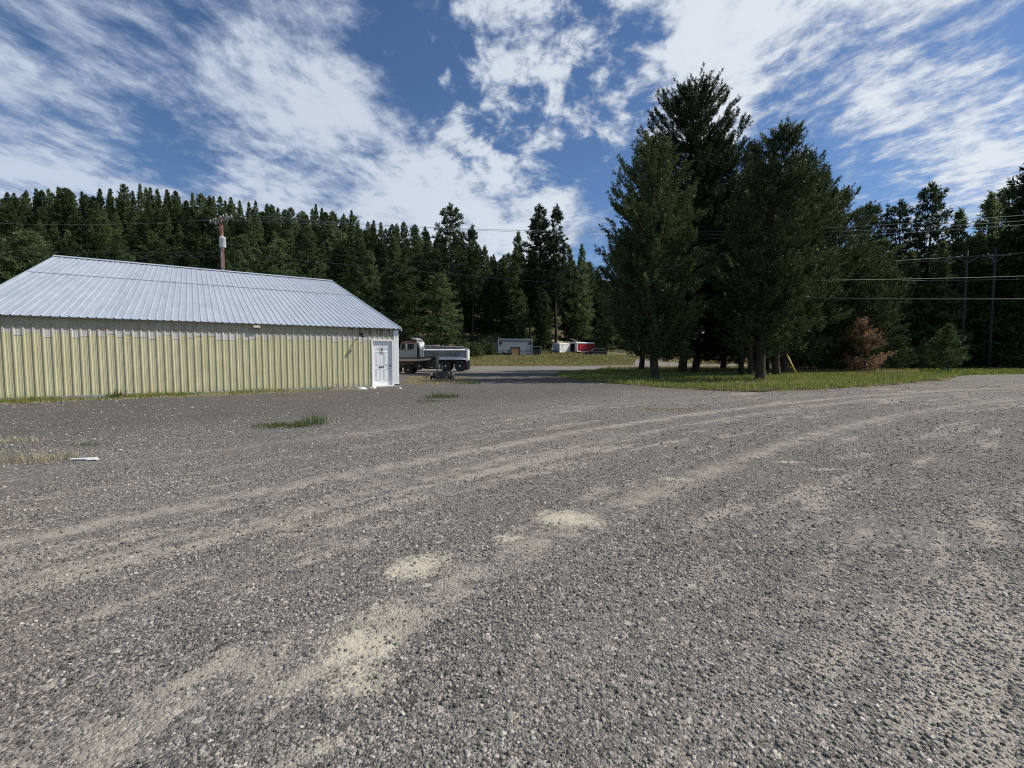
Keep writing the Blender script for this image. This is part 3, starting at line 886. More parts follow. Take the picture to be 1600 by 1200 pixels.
soil = drape('grass_bank', wobbly(ISLAND, 1.0, .22, 9), M_EARTH, 0.025, 2)
tag(soil, 'dark soil of the grass island under the pines', kind='structure')
P = fill(ISLAND, 26000, 31)
edge = np.ones(len(P))
hN = .16 + .20 * (np.sin(P[:, 0] * .8) * np.sin(P[:, 1] * .9 + P[:, 0] * .3) * .5 + .5) * edge
g = grass('grass', P, hN * .85, .026, M_GRASS, 5, '', per=4)
tag(g, 'rough green grass of the island under the pine grove', kind='stuff')
rng = RS(6)
BACK = [(16, 40), (35, 39), (35, 49), (28, 56), (18, 54), (10, 53)]
g = grass('dry_grass', fill(BACK, 7000, 32), rng.uniform(.25, .5, 7000)[:len(fill(BACK, 7000, 32))], .03, M_DRYGRASS, 7, '', per=4)
tag(g, 'taller dry grass along the back of the island', kind='stuff')
fr_ = np.array(wobbly(ISLAND[:10], .35, .28, 12))
fr_ = fr_[fr_[:, 1] < 33]
fr_ = np.repeat(fr_, 5, 0) + RS(13).normal(0, .32, (len(fr_) * 5, 2))
tag(grass('dry_grass', np.column_stack([fr_, np.zeros(len(fr_))]), RS(14).uniform(.04, .16, len(fr_)), .016, M_DRYGRASS, 15, '', .9, per=3), 'ragged short dry grass straying from the front edge of the island', kind='stuff')
FLW = fill(ISLAND, 300, 77); FLW = FLW[FLW[:, 1] < 31][:70]
fb = MB()
for p in FLW:
    z0 = rng.uniform(.2, .42); fb.lathe([(.0, .0), (.035, .012), (.0, .02)], (p[0], p[1], z0), 'z', 6)
tag(fb.build('white_flowers', M_PETAL), 'small white flower heads dotted through the island grass', kind='stuff')
VERGE = [(-24, 66.5), (-8, 68), (2, 68.5), (12, 69), (18.5, 71), (21, 79), (23, 90), (12, 97), (-6, 97), (-26, 92)]
Pv = fill(VERGE, 15000, 33)
rng = RS(16)
front = ss(74, 88, Pv[:, 1])
lush = ss(2, 12, Pv[:, 0] + 4 * np.sin(Pv[:, 1] * .6))
tag(grass('grass', Pv, (.14 + .38 * front * lush + .12 * front) * rng.uniform(.7, 1.3, len(Pv)), .07, M_VERGE, 8, '', per=4), 'long green grass on the verge in front of the trailers and shed', kind='stuff')
sel_ = Pv[rng.rand(len(Pv)) < .75 - .40 * ss(2, 12, Pv[:, 0])]
tag(grass('dry_grass', sel_, rng.uniform(.12, .38, len(sel_)), .07, M_DRYGRASS, 9, '', per=4), 'straw coloured grass mixed through the verge below the shed', kind='stuff')
FARV = [(20, 80), (29, 72), (44, 74), (75, 77), (75, 92), (34, 90), (27, 92)]
tag(grass('grass', fill(FARV, 7000, 36), rng.uniform(.2, .6, 7000)[:len(fill(FARV, 7000, 36))], .07, M_DRYGRASS, 19, '', per=4), 'pale grass strip beyond the road behind the grove', kind='stuff')
RV = [(34.5, 35), (40, 37), (55, 41.5), (78, 33), (84, 48), (60, 52), (40, 50), (36.5, 50)]
tag(grass('grass', fill(RV, 8000, 37), rng.uniform(.12, .36, 8000)[:len(fill(RV, 8000, 37))], .05, M_GRASS, 20, '', per=4), 'grass strip at the foot of the dark forest by the right bend', kind='stuff')

# ------------------------------------------------------------------ the metal building
CA = G(622, 604); CB = G(0, 628)
wd_ = (CA - CB).normalized(); nrm = Vector((wd_.y, -wd_.x, 0))
RZ = math.atan2(wd_.y, wd_.x)


def wall_hit(px, py, p, n):
    d = ray(px, py); o = Vector((0, 0, EYE)); t = (p - o).dot(n) / d.dot(n); return o + d * t


RR = wall_hit(515, 440, CA, wd_)
DEP = (RR - CA).dot(-nrm); ZR = RR.z
RLft = wall_hit(99, 396, RR, nrm); EL = wall_hit(-75, 488, CA, nrm)
LEN = -0.5 * ((RLft - RR).dot(wd_) + (EL - CA).dot(wd_))
ZE = 2.79
OV = 0.17
DREAR = 7.5


def wall_mat():
    m, nt, b = new_mat('yellow_metal_siding')
    tc = nt.n('ShaderNodeTexCoord').outputs['Object']
    x, y, z = nt.sep(tc)
    pan = (x / 0.2286).floor()
    wn_ = nt.n('ShaderNodeTexWhiteNoise', noise_dimensions='1D'); nt.link(pan, wn_.inputs['W']); pr = V(nt.nt, wn_.outputs['Value'])
    n1 = nt.noise(nt.xyz(x * 3.0, y, z * .7), 1.6, 6, .65); n2 = nt.noise(tc, 9.0, 5, .65)
    yel = nt.mix(n1.ss(.3, .7), (.50, .455, .265), (.60, .555, .345))
    yel = nt.mix(pr * .3, yel, (.60, .575, .40))
    grey = nt.mix((n2 * .5 + n1 * .5).ss(.35, .65), (.33, .285, .20), (.50, .46, .36))
    edge = pr.gt(.55) * .09 + pr.gt(.8) * .05
    up = z.ss(2.215 - edge, 2.23 - edge)
    white = z.ss(2.40, 2.36) * up
    c = nt.mix(up * .92, yel, grey)
    c = nt.mix(white * (.35 + pr * .45), c, (.66, .63, .58))
    line = z.ss(2.2 - edge, 2.21 - edge) * z.ss(2.232 - edge, 2.222 - edge)
    c = nt.mix(line * pr.gt(.35) * .7, c, (.12, .10, .07))
    rust = (n1 * .6 + nt.noise(nt.xyz(x * 4.0, y, z * 1.0), 1.0, 5, .6) * .6 + x.ss(-5.0, -0.5) * .16 + z.ss(2.3, 2.8) * .12).ss(.80, .90) * z.ss(2.3, 2.5)
    c = nt.mix(rust * .8, c, (.11, .065, .035))
    dirt = z.ss(.35, .0) * n1.ss(.35, .7)
    c = nt.mix(dirt * .6, c, (.25, .22, .15))
    nt.link(c, b.inputs['Base Color']); b.inputs['Roughness'].default_value = .5; b.inputs['Specular IOR Level'].default_value = .35
    return m


def roof_mat():
    m, nt, b = new_mat('galvanised_roofing')
    tc = nt.n('ShaderNodeTexCoord').outputs['Object']
    x, y, z = nt.sep(tc)
    pan = (x / 0.9144).floor()
    wn_ = nt.n('ShaderNodeTexWhiteNoise', noise_dimensions='1D'); nt.link(pan, wn_.inputs['W']); pr = V(nt.nt, wn_.outputs['Value'])
    n1 = nt.noise(nt.xyz(x * 2.5, y * .35, z), 1.4, 6, .65); n2 = nt.noise(tc, 30.0, 4, .6)
    c = nt.mix(n1.ss(.3, .7), (.41, .455, .51), (.53, .57, .625))
    c = nt.mix(pr * .3, c, (.58, .615, .665))
    c = nt.mix(n2.ss(.6, .75) * .2, c, (.35, .36, .38))
    nt.link(c, b.inputs['Base Color']); b.inputs['Metallic'].default_value = .35; b.inputs['Roughness'].default_value = .42
    return m


M_WALL, M_ROOF = wall_mat(), roof_mat()
M_WHITE = simple('white_paint', (.84, .835, .82), .45, var=.06, scale=3)
M_DOOR = simple('door_white_paint', (.83, .83, .82), .4, var=.04, scale=2)
M_CONC = simple('concrete', (.30, .29, .27), .85, var=.3, scale=5, bump=.4)
M_DARK = simple('dark_metal', (.03, .03, .033), .5, var=.3)
M_BLACK = simple('black_plastic', (.018, .018, .02), .5, var=.3)
M_GREYM = simple('grey_metal', (.33, .34, .35), .45, .6, var=.2)
M_WOODG = simple('weathered_wood', (.20, .17, .13), .85, var=.35, scale=12)


def ribbed(mb, s0, s1, z0, z1, yfn, pitch=.2286, h=.027, bw=.075, tw=.036, out=-1, minor=True):
    """a sheet of ribbed metal between s0..s1; yfn(z, d) gives the point for a rib offset d"""
    prof = []
    k0 = math.floor(s0 / pitch); s = k0 * pitch
    while s < s1 + pitch:
        prof += [(s - bw / 2, 0), (s - tw / 2, h), (s + tw / 2, h), (s + bw / 2, 0)]
        if minor:
            for q in (.36, .64):
                c = s + pitch * q; prof += [(c - .014, 0), (c, .006), (c + .014, 0)]
        s += pitch
    prof = [p for p in prof if s0 < p[0] < s1]; prof = [(s0, 0)] + prof + [(s1, 0)]
    vs = [yfn(s, z0, d) for s, d in prof] + [yfn(s, z1, d) for s, d in prof]; n = len(prof)
    mb.add(vs, [(i, i + 1, n + i + 1, n + i) for i in range(n - 1)])


bld = thing('metal_building', 'long yellow ribbed metal building with a pale blue-grey roof and white door', 'building', (CA.x, CA.y, 0), RZ)
L0 = -LEN
D0, D1, DT = -1.20, -.29, 2.17            # door opening
wb = MB()
fw = lambda s, z, d: (s, -d, z)
ribbed(wb, L0, D0 - .075, .10, ZE, fw)
ribbed(wb, D0 - .073, D1 + .073, DT + .075, ZE, fw)
ribbed(wb, D1 + .073, -.06, .10, ZE, fw)
# gable ends and rear wall
ZB = ZR - DREAR * .42
for s in (L0, 0.0):
    wb.add([(s, .002, .1), (s, DEP + DREAR, .1), (s, DEP + DREAR, ZB), (s, DEP, ZR - .03), (s, .002, ZE)], [(0, 1, 2, 3, 4)])
wb.add([(L0, DEP + DREAR, .1), (0, DEP + DREAR, .1), (0, DEP + DREAR, ZB), (L0, DEP + DREAR, ZB)], [(0, 1, 2, 3)])
wb.build('wall', M_WALL, bld)
fd = MB().box(L0 - .02, D0 - .02, -.02, .25, -.1, .095).box(D0 - .02, .03, -.30, .25, -.1, .055).box(-.25, .03, .25, DEP + DREAR, -.1, .095).box(L0 - .02, L0 + .2, .25, DEP + DREAR, -.1, .095)
fd.build('foundation', M_CONC, bld, .01)
MB().box(L0 - .05, L0 + 4.6, -.055, -.035, .0, .12).build('base_board', simple('grey_board', (.33, .33, .32), .8, var=.25), bld)
# roof
slope = (ZR - ZE) / (DEP)
LAPY = DEP * .60
rf = lambda s, y, d: (s, y, ZE + .03 + slope * y + d)
rb = MB()
ribbed(rb, L0 - .16, .14, -OV, LAPY + .05, rf, h=.026, bw=.07, tw=.03, minor=False)
ribbed(rb, L0 - .16, .14, LAPY, DEP, lambda s, y, d: (s, y, ZE + .046 + slope * y + d), h=.026, bw=.07, tw=.03, minor=False)
rr2 = lambda s, y, d: (s, DEP + y, ZR + .04 - .42 * y + d)
ribbed(rb, L0 - .16, .14, 0, DREAR + .3, rr2, h=.026, bw=.07, tw=.03, minor=False)
# underside so that the sheet has a soffit
rb.add([(L0 - .16, -OV, ZE + .012 - slope * OV), (.14, -OV, ZE + .012 - slope * OV), (.14, DEP, ZR + .012), (L0 - .16, DEP, ZR + .012)], [(0, 1, 2, 3)])
roof = rb.build('roof', M_ROOF, bld)
sc_ = MB()
s = L0
while s < .1:
    sc_.box(s - .012, s + .012, LAPY - .012, LAPY + .012, ZE + .055 + slope * LAPY, ZE + .068 + slope * LAPY); s += .2286
sc_.box(L0 - .15, .12, LAPY - .02, LAPY - .004, ZE + .032 + slope * LAPY, ZE + .05 + slope * LAPY)
sc_.build('lap_seam', simple('seam_shadow_colour', (.14, .15, .16), .8), roof)  # screw heads and a dark strip, the lap's shadow line put in as colour
rc = MB()
rc.add([(L0 - .2, DEP - .22, ZR + .10 - .22 * slope), (.17, DEP - .22, ZR + .10 - .22 * slope), (.17, DEP, ZR + .13), (L0 - .2, DEP, ZR + .13), (.17, DEP + .22, ZR + .03), (L0 - .2, DEP + .22, ZR + .03)], [(0, 1, 2, 3), (3, 2, 4, 5)])
rc.build('ridge_cap', M_ROOF, roof)
rk = MB()
for s in (L0 - .175, .14):
    M = None
    rk.add([(s, -OV, ZE - .09 - slope * OV), (s + .035, -OV, ZE - .09 - slope * OV), (s + .035, -OV, ZE + .075 - slope * OV), (s, -OV, ZE + .075 - slope * OV),
            (s, DEP, ZR - .08), (s + .035, DEP, ZR - .08), (s + .035, DEP, ZR + .085), (s, DEP, ZR + .085)], [(0, 1, 2, 3), (4, 5, 6, 7), (0, 1, 5, 4), (1, 2, 6, 5), (2, 3, 7, 6), (3, 0, 4, 7)])
rk.build('rake_trim', M_ROOF, roof)
MB().box(-.10, .045, -.045, .10, .12, ZE - .06).build('corner_trim', M_WHITE, bld, .006)
MB().box(-.20, -.105, -.042, -.015, .12, ZE - .12).build('corner_board', M_WHITE, bld, .006)
MB().box(-.13, .05, -.06, .11, .0, .115).build('corner_block', M_BLACK, bld)
# door
door = MB().box(D0, D1, .045, .09, .10, DT).build('door', M_DOOR, bld, .004)
fr = MB().box(D0 - .072, D0, -.05, .09, .06, DT + .07).box(D1, D1 + .072, -.05, .09, .06, DT + .07).box(D0, D1, -.05, .09, DT, DT + .07)
fr.build('frame', M_WHITE, door, .006)
MB().box(D0 - .06, D1 + .06, -.16, .045, .05, .095).build('sill', M_WHITE, door, .01)
pn = MB()
for x0 in (D0 + .13, D0 + .52):
    for z0, z1 in ((.32, .86), (1.02, 1.68), (1.78, 1.98)):
        x1 = x0 + .26
        for a, b2, c, d_ in ((x0, x1, z0, z0 + .022), (x0, x1, z1 - .022, z1), (x0, x0 + .022, z0 + .024, z1 - .024), (x1 - .022, x1, z0 + .024, z1 - .024)):
            pn.box(a, b2, .033, .0448, c, d_)
        pn.box(x0 + .05, x1 - .05, .036, .0448, z0 + .05, z1 - .05)
pn.build('raised_panel', M_DOOR, door, .004)
hd = MB().lathe([(.0, -.075), (.026, -.07), (.033, -.045), (.02, -.02), (.014, -.01), (.034, 0), (.034, .01)], (D1 - .08, .042, 1.02), 'y', 16)
hd.build('handle', M_BLACK, door)
MB().box(D0 + .30, D0 + .54, .02, .0448, .935, .985).build('mail_slot', M_BLACK, door, .004)
M_PAPER = simple('sign_paper', (.72, .66, .66), .6, var=.05)
sg = MB().box(D0 + .33, D0 + .535, .026, .033, 1.58, 1.88).build('sign', M_PAPER, door)
M_SRED = simple('sign_red', (.28, .06, .07), .6)
MB().box(D0 + .34, D0 + .525, .0225, .0255, 1.835, 1.868).box(D0 + .345, D0 + .52, .0225, .0255, 1.645, 1.662).box(D0 + .345, D0 + .52, .0225, .0255, 1.60, 1.622).build('sign_band', M_SRED, sg)
MB().prism([(D0 + .375, 1.80), (D0 + .40, 1.815), (D0 + .44, 1.80), (D0 + .48, 1.815), (D0 + .50, 1.79), (D0 + .465, 1.74), (D0 + .455, 1.69), (D0 + .425, 1.695), (D0 + .415, 1.745)], .0225, .0255).build('sign_symbol', M_BLACK, sg)
# wall lamp and junction box under the eave
LS = -1.72
lm = MB().path([(LS, -.02, 2.46), (LS, -.12, 2.52), (LS, -.24, 2.50), (LS - .0, -.30, 2.42)], .022, 8)
lm.lathe([(.03, .10), (.05, .08), (.085, .0), (.08, .0), (.0, .02)], (LS, -.31, 2.32), 'z', 16)
lm.lathe([(0, -.035), (.06, -.03), (.06, 0)], (LS, 0, 2.46), 'y', 12)
wl = lm.build('wall_lamp', M_DARK, bld)
jb = MB().box(-6.05, -5.80, -.16, -.036, 2.60, 2.70).build('junction_box', simple('ivory_plastic', (.62, .57, .45), .5), bld, .01)

# litter by the door
M_RAG = simple('white_rag', (.72, .71, .69), .8, var=.12, scale=14)


def lump(seed, sx, sy, sz, n=9):
    rng = RS(seed); mb = MB(); vs, fs = [], []
    for i in range(5):
        for k in range(n):
            a = 2 * PI * k / n; r = math.cos(i / 4 * PI / 2) * (1 + rng.normal(0, .14)) + .02
            vs.append((r * math.cos(a) * sx, r * math.sin(a) * sy, math.sin(i / 4 * PI / 2) * sz * (1 + rng.normal(0, .12))))
    for i in range(4):
        for k in range(n): fs.append((i * n + k, i * n + (k + 1) % n, (i + 1) * n + (k + 1) % n, (i + 1) * n + k))
    fs.append(tuple(4 * n + k for k in range(n)))
    return mb.add(vs, fs, True)


for px, py, sx, sy, sz, sd_, nm, lab, cat in (
        (566, 608, .20, .12, .09, 1, 'white_rock', 'flat white rock left of the door sill, the larger of two', 'rock'), (583, 606.5, .17, .12, .08, 2, 'white_rock', 'smaller white rock touching the door sill', 'rock'),
        (625, 607, .07, .06, .05, 3, 'white_rock', 'tiny pale rock right of the building corner', 'rock')):
    p = G(px, py); o = lump(sd_, sx, sy, sz).build(nm, M_RAG, None, loc=(p.x, p.y, 0)); tag(o, lab, cat)
p = G(131, 719.5)
sb = MB().box(-.16, .16, -.025, .025, 0, .03).box(.05, .2, -.05, .0, .002, .02)
o = sb.build('scrap', M_RAG, None, .008, (p.x, p.y, .005)); o.rotation_euler = (0, 0, .15); tag(o, 'white plastic scrap lying on the gravel at the left', 'scrap')


# ------------------------------------------------------------------ weeds
def weed_mesh(seed, n, rx, ry, h, W, droop, mat, per=3):
    rng = RS(seed); P = np.column_stack([rng.normal(0, rx, n), rng.normal(0, ry, n), np.zeros(n)])
    o = grass('weed_clump', P, h * rng.uniform(.5, 1.2, n), W, mat, seed + 1, '', droop, per=per); return o


WEEDS = (
        (490, 662, 60, .13, .10, .27, .009, .4, M_WEED, 'tall upright green weed in the dark gravel in front of the wall', None),
        (450, 666, 200, .30, .14, .11, .012, .9, M_WEED, 'low spreading green weed patch left of the tall upright weed', None),
        (690, 621, 110, .26, .2, .20, .014, .6, M_WEED, 'green weed tuft in the gravel right of the door', None),
        (676, 628, 40, .3, .15, .12, .014, .9, M_WEED, 'low weed patch just in front of the tuft right of the door', None),
        (12, 722, 110, .30, .16, .17, .006, 1.6, M_STRAW, 'pale dry grass clump at the left edge of the gravel', None),
        (92, 716, 70, .14, .08, .11, .006, 1.5, M_STRAW, 'reddish dry grass clump beside the white scrap', None),
        (20, 690, 60, .28, .14, .12, .007, 1.6, M_STRAW, 'small dry grass clump behind the one at the left edge', None),
        (140, 695, 30, .12, .06, .05, .010, .9, M_WEED, 'flat green weed patch behind the white scrap', None),
        (182, 622, 40, .12, .1, .34, .018, .7, M_WEED, 'dark green weed sprouting against the base of the yellow wall', None),
        (525, 607, 60, .1, .1, .30, .014, .5, M_WEED, 'bright green weed against the wall left of the white rocks', None),
        (735, 600, 80, .4, .25, .2, .014, .8, M_WEED, 'weed tuft by the shade of the grove in front of the truck wheels', None),
        (1040, 640, 120, .5, .16, .05, .012, .9, M_DRYGRASS, 'flat olive weed patch in the gravel in front of the grove', None))
for px, py, n, rx, ry, h, W, dr, mat, lab, grp in WEEDS:
    o = weed_mesh(int(px * 3 + py), n, rx, ry, h, W, dr, mat); o.location = G(px, py); tag(o, lab, 'weed', grp)
    if 'patch' in lab: o.name = 'weeds'; o['kind'] = 'stuff'

# strip of grass along the wall foot, and a dry strip beyond it
rng = RS(51)
def along(n, s0, s1, d0, d1):
    s = rng.uniform(s0, s1, n); d = rng.uniform(0, 1, n) ** 1.3 * (d1 - d0) + d0
    P = np.array([(CA + wd_ * a + nrm * b2)[:2] for a, b2 in zip(s, d)]); return np.column_stack([P, np.zeros(n)]), s, d
P, s, d = along(3400, -16.5, -3.2, .06, .95)
k = rng.rand(len(P)) < (ss(-3.0, -9.0, s) * .8 + .2) * (1 - .65 * d)
P = P[k]
tag(grass('grass', P, rng.uniform(.05, .17, len(P)) * (1 + .5 * np.sin(P[:, 0] * 2.3)), .012, M_GRASS, 52, '', .7, per=5), 'strip of short green grass along the foot of the yellow wall', kind='stuff')
P, s, d = along(2600, -16.5, -2.2, .15, 1.15)
P = P[rng.rand(len(P)) < .7]
tag(grass('dry_grass', P, rng.uniform(.02, .07, len(P)), .012, M_STRAW, 53, '', 1.8, per=5), 'matted dry straw along the outer edge of the wall grass', kind='stuff')
PT = [tuple(G(*p)[:2]) for p in ((628, 598), (660, 602), (725, 600), (742, 596), (735, 591), (690, 589), (640, 588))]
tag(grass('dry_grass', fill(PT, 1300, 55), rng.uniform(.03, .16, 1300)[:len(fill(PT, 1300, 55))], .016, M_DRYGRASS, 54, '', 1.0, per=4), 'patch of dry and green grass between the building corner and the trailer', kind='stuff')

# ------------------------------------------------------------------ utility poles and wires
M_POLE = bark_mat('creosoted_pole', (.10, .045, .028), (.19, .09, .055))
M_POLEG = bark_mat('weathered_pole', (.022, .02, .018), (.055, .049, .044))
M_ARMD = simple('dark_timber', (.07, .064, .058), .85, var=.25, scale=10)
M_ARM = simple('grey_timber', (.26, .24, .21), .85, var=.25, scale=10)
M_WIRE = simple('wire', (.035, .035, .038), .5)
M_WIREL = simple('aluminium_wire', (.30, .30, .31), .45, .4)
M_PORC = simple('porcelain', (.55, .55, .56), .25)
M_TANK = simple('transformer_paint', (.66, .67, .68), .4, var=.06)


def insul(mb, x, y, z): mb.lathe([(.02, 0), (.055, .03), (.035, .06), (.07, .09), (.05, .13), (.03, .17), (0, .18)], (x, y, z), 'z', 10)


PL = At(348, 425, 43); zt1 = At(348, 343, 43).z
pole = thing('utility_pole', 'red-brown utility pole with grey transformer behind the roof ridge of the metal building', 'utility pole', (PL.x, PL.y, 0), -.62)
MB().path([(0, 0, -.3), (0, 0, zt1 * .5), (0, 0, zt1 + .25)], [.24, .205, .17], 14).build('shaft', M_POLE, pole)
for k, (yy, zz, half) in enumerate(((-.22, zt1 - .05, 1.75), (.22, zt1 - .05, 1.75))):
    MB().box(-half, half, yy - .05, yy + .05, zz - .07, zz + .07).build('crossarm', M_ARM, pole, .01)
ib = MB()
for xx in (-1.65, -1.05, -.5, .5, 1.05, 1.65):
    ob_ = MB()
    for yy in (-.22, .22): insul(ob_, xx, yy, zt1 + .03)
    ob_.build('insulator', M_PORC, pole)
br = MB()
for sx in (-1, 1): br.tube((sx * .85, -.3, zt1 - .1), (0, -.22, zt1 - .85), .025).tube((sx * .85, .3, zt1 - .1), (0, .22, zt1 - .85), .025)
br.build('brace', M_ARM, pole)
tr = MB().lathe([(0, -.45), (.24, -.45), (.26, -.40), (.26, .36), (.28, .38), (.28, .42), (.2, .5), (0, .52)], (.52, -.12, zt1 - 2.2), 'z', 20).build('transformer', M_TANK, pole)
MB().lathe([(.05, 0), (.07, .05), (.045, .1), (.065, .15), (.03, .24), (0, .26)], (.48, -.12, zt1 - 1.72), 'z', 10).build('bushing', M_PORC, tr)
MB().box(.1, .3, -.16, -.08, zt1 - 2.05, zt1 - 1.97).box(.1, .3, -.16, -.08, zt1 - 2.45, zt1 - 2.37).build('bracket', M_GREYM, tr)
CZ = At(354, 385, 43).z
MB().path([(.36, -.18, 0), (.36, -.18, CZ - .1), (.36, -.2, CZ), (.36, -.32, CZ + .06), (.36, -.4, CZ - .05)], .055, 10).build('conduit', M_GREYM, pole)
cb = MB()
for z in (zt1 * .35, zt1 * .6, CZ - .5): cb.box(.18, .36, -.2, -.17, z - .03, z + .03)
cb.build('conduit_clamp', M_GREYM, pole)


def small_pole(px, Y, toprow, rz, lab, armrow, half, mat, r=.16):
    x = (px - 800) / F * Y; z0 = float(terrain(x, Y)); h = zt(toprow, Y) - z0; za = zt(armrow, Y) - z0
    o = thing('utility_pole', lab, 'utility pole', (x, Y, z0), rz)
    MB().path([(0, 0, -.3), (0, 0, h * .5), (0, 0, h)], [r * 1.25, r * 1.05, r * .85], 12).build('shaft', mat, o)
    MB().box(-half, half, -.26, -.16, za - .06, za + .06).build('crossarm', M_ARMD, o, .01)
    for xx in (-half * .9, -half * .3, half * .9):
        q = MB(); insul(q, xx, -.21, za + .07); q.build('insulator', M_PORC, o)
    b_ = MB().tube((-half * .5, -.27, za - .05), (0, -r, za - .7), .02).tube((half * .5, -.27, za - .05), (0, -r, za - .7), .02)
    b_.build('brace', M_ARM, o)
    return o


small_pole(1501, 53, 394, -.35, 'first grey utility pole in front of the dark forest, behind the bushy young pine', 404, 1.9, M_POLEG, .125)
small_pole(1544, 53.6, 389, -.35, 'second grey utility pole in front of the dark forest, nearer the right edge', 403, 1.3, M_POLEG, .135)
GP = Vector(((1158 - 800) / F * 35, 35, 0))
small_pole(1158, 35, 366, -.9, 'thin straight wooden pole among the trunks of the grove, left of the trunk cluster', 375, 1.2, M_POLEG, .15)


def wire(pts, sag, r, mat, label, cat='power line', group=None):
    """one hanging cable through the given supports"""
    P = []
    for i in range(len(pts) - 1):
        a, b2 = Vector(pts[i]), Vector(pts[i + 1]); n = 22
        sg_ = sag[i] if isinstance(sag, (list, tuple)) else sag
        for k in range(n + (i == len(pts) - 2)):
            t = k / n; p = a.lerp(b2, t); p.z -= 4 * sg_ * t * (1 - t); P.append(p)
    o = MB().path(P, r, 5).build('power_line', mat)
    tag(o, label, cat, group); return o


R43 = Matrix.Rotation(-.62, 4, 'Z')
def parm(x, y=-.22, dz=.2): return Vector((PL.x, PL.y, 0)) + R43 @ Vector((x, y, zt1 + dz))


g1 = Vector((GP.x, GP.y, zt(370, 35)))
WG = 'wires strung between the poles'
for k, (ax, gr, e0, lab) in enumerate(((-1.05, 367, 338, 'uppermost of the three thin pale wires crossing high over the right bend'), (.5, 372, 347, 'middle of the three thin pale wires crossing high over the right bend'), (1.65, 379, 353, 'lowest of the three thin pale wires crossing high over the right bend'))):
    e = At(1640, e0 - 5, 27); wire([parm(ax), (GP.x + (k - 1) * .5, GP.y - .3, zt(gr, 35)), e], [.35, .12], .010, M_WIREL, lab, group=WG)
wire([parm(-.1, -.2, -2.9), (GP.x, GP.y - .2, zt(465, 35)), At(1640, 467, 27)], [.25, .08], .026, M_WIRE, 'thick black cable slanting down from the pole behind the roof to the grove', group=WG)
wire([parm(-.1, .2, -2.2), (GP.x, GP.y + .1, zt(440, 35)), At(1640, 430, 40)], [.3, .1], .016, M_WIRE, 'thin black wire above the thick slanting cable', group=WG)
pq = At(1544, 401, 53.6); ps = At(1501, 401, 53)
wire([At(1215, 414, 58), ps, pq + Vector((0, -.3, .05)), At(1680, 384, 48)], [.15, .02, .1], .022, M_WIREL, 'pale wire resting on the crossarms of the two grey poles', group=WG)
wire([At(1215, 420, 60), ps + Vector((-1.2, .3, -.3)), At(1680, 396, 52)], [.15, .1], .014, M_WIRE, 'faint dark wire just under the pale one on the crossarms', group=WG)
wire([At(1280, 438, 57), At(1680, 434, 50)], [.15], .012, M_WIREL, 'thin level wire halfway down the two grey poles', group=WG)
wire([parm(-.1, 0, -2.9), At(-120, 386, 40)], [.25], .03, M_WIRE, 'upper of two thick black cables over the left peak of the roof', group=WG)
wire([parm(-.1, 0, -3.25), At(-120, 394, 40)], [.45], .024, M_WIRE, 'lower of two thick black cables over the left peak of the roof', group=WG)
wire([parm(-1.65), At(-120, 342, 45)], [.5], .012, M_WIREL, 'faint thin wire running left from the crossarms across the hill', group=WG)
for k in range(2):
    a = At(1478 + k * 62, 404, 52.8); wire([a, a + Vector((.9, -.1, -.15))], [.55], .014, M_WIREL, 'loose loop of wire hanging from the crossarm of the %s grey pole' % ('first', 'second')[k], group=WG)

# guy wire with yellow marker
ga = At(1248, 579, 33); gz_ = 0.0
gb = At(1229, 553, 33.6)
gw = thing('guy_wire', 'yellow tube guarding a slanting guy wire at the right of the pine trunks', 'guy wire', (ga.x, ga.y, 0))
loc = lambda p: Vector((p.x - ga.x, p.y - ga.y, p.z))
d_ = loc(gb) - Vector((0, 0, 0))
MB().tube((0, 0, -.1), d_, .055, .055, 10).build('guard', simple('yellow_plastic', (.72, .50, .10), .45, var=.12), gw)
MB().tube(d_ * .98, Vector((GP.x - ga.x, GP.y - ga.y, 6.5)), .012, n=6).build('cable', M_WIRE, gw)
MB().box(-.05, .05, -.05, .05, -.1, .1).build('anchor', M_GREYM, gw)

# ------------------------------------------------------------------ vehicles
M_RUB = simple('tyre_rubber', (.03, .03, .031), .85, var=.3, dirt=(.16, .155, .145))
M_TWHITE = simple('truck_white', (.38, .39, .40), .35, var=.08, scale=2, dirt=(.40, .38, .35))
M_ALU = simple('sunlit_aluminium', (.82, .82, .82), .4, .0, var=.15, scale=2.5, dirt=(.55, .54, .53))  # near-white colour includes the sun caught by the up-facing rails
M_ALUD = simple('shaded_scuffed_sheet', (.20, .205, .215), .5, .0, var=.3, scale=3, dirt=(.38, .38, .39))  # scuffed sheet, with the shade on the truck's near side in its dark grey
M_RED = simple('red_paint', (.30, .02, .025), .4, var=.1, scale=2)
M_CHROME = simple('polished_hub', (.75, .75, .76), .2, .9, var=.05)


def glass_mat():
    m, nt, b = new_mat('vehicle_glass')
    b.inputs['Base Color'].default_value = (.012, .016, .018, 1); b.inputs['Roughness'].default_value = .12; b.inputs['Specular IOR Level'].default_value = .35
    return m


M_GLASS = glass_mat()


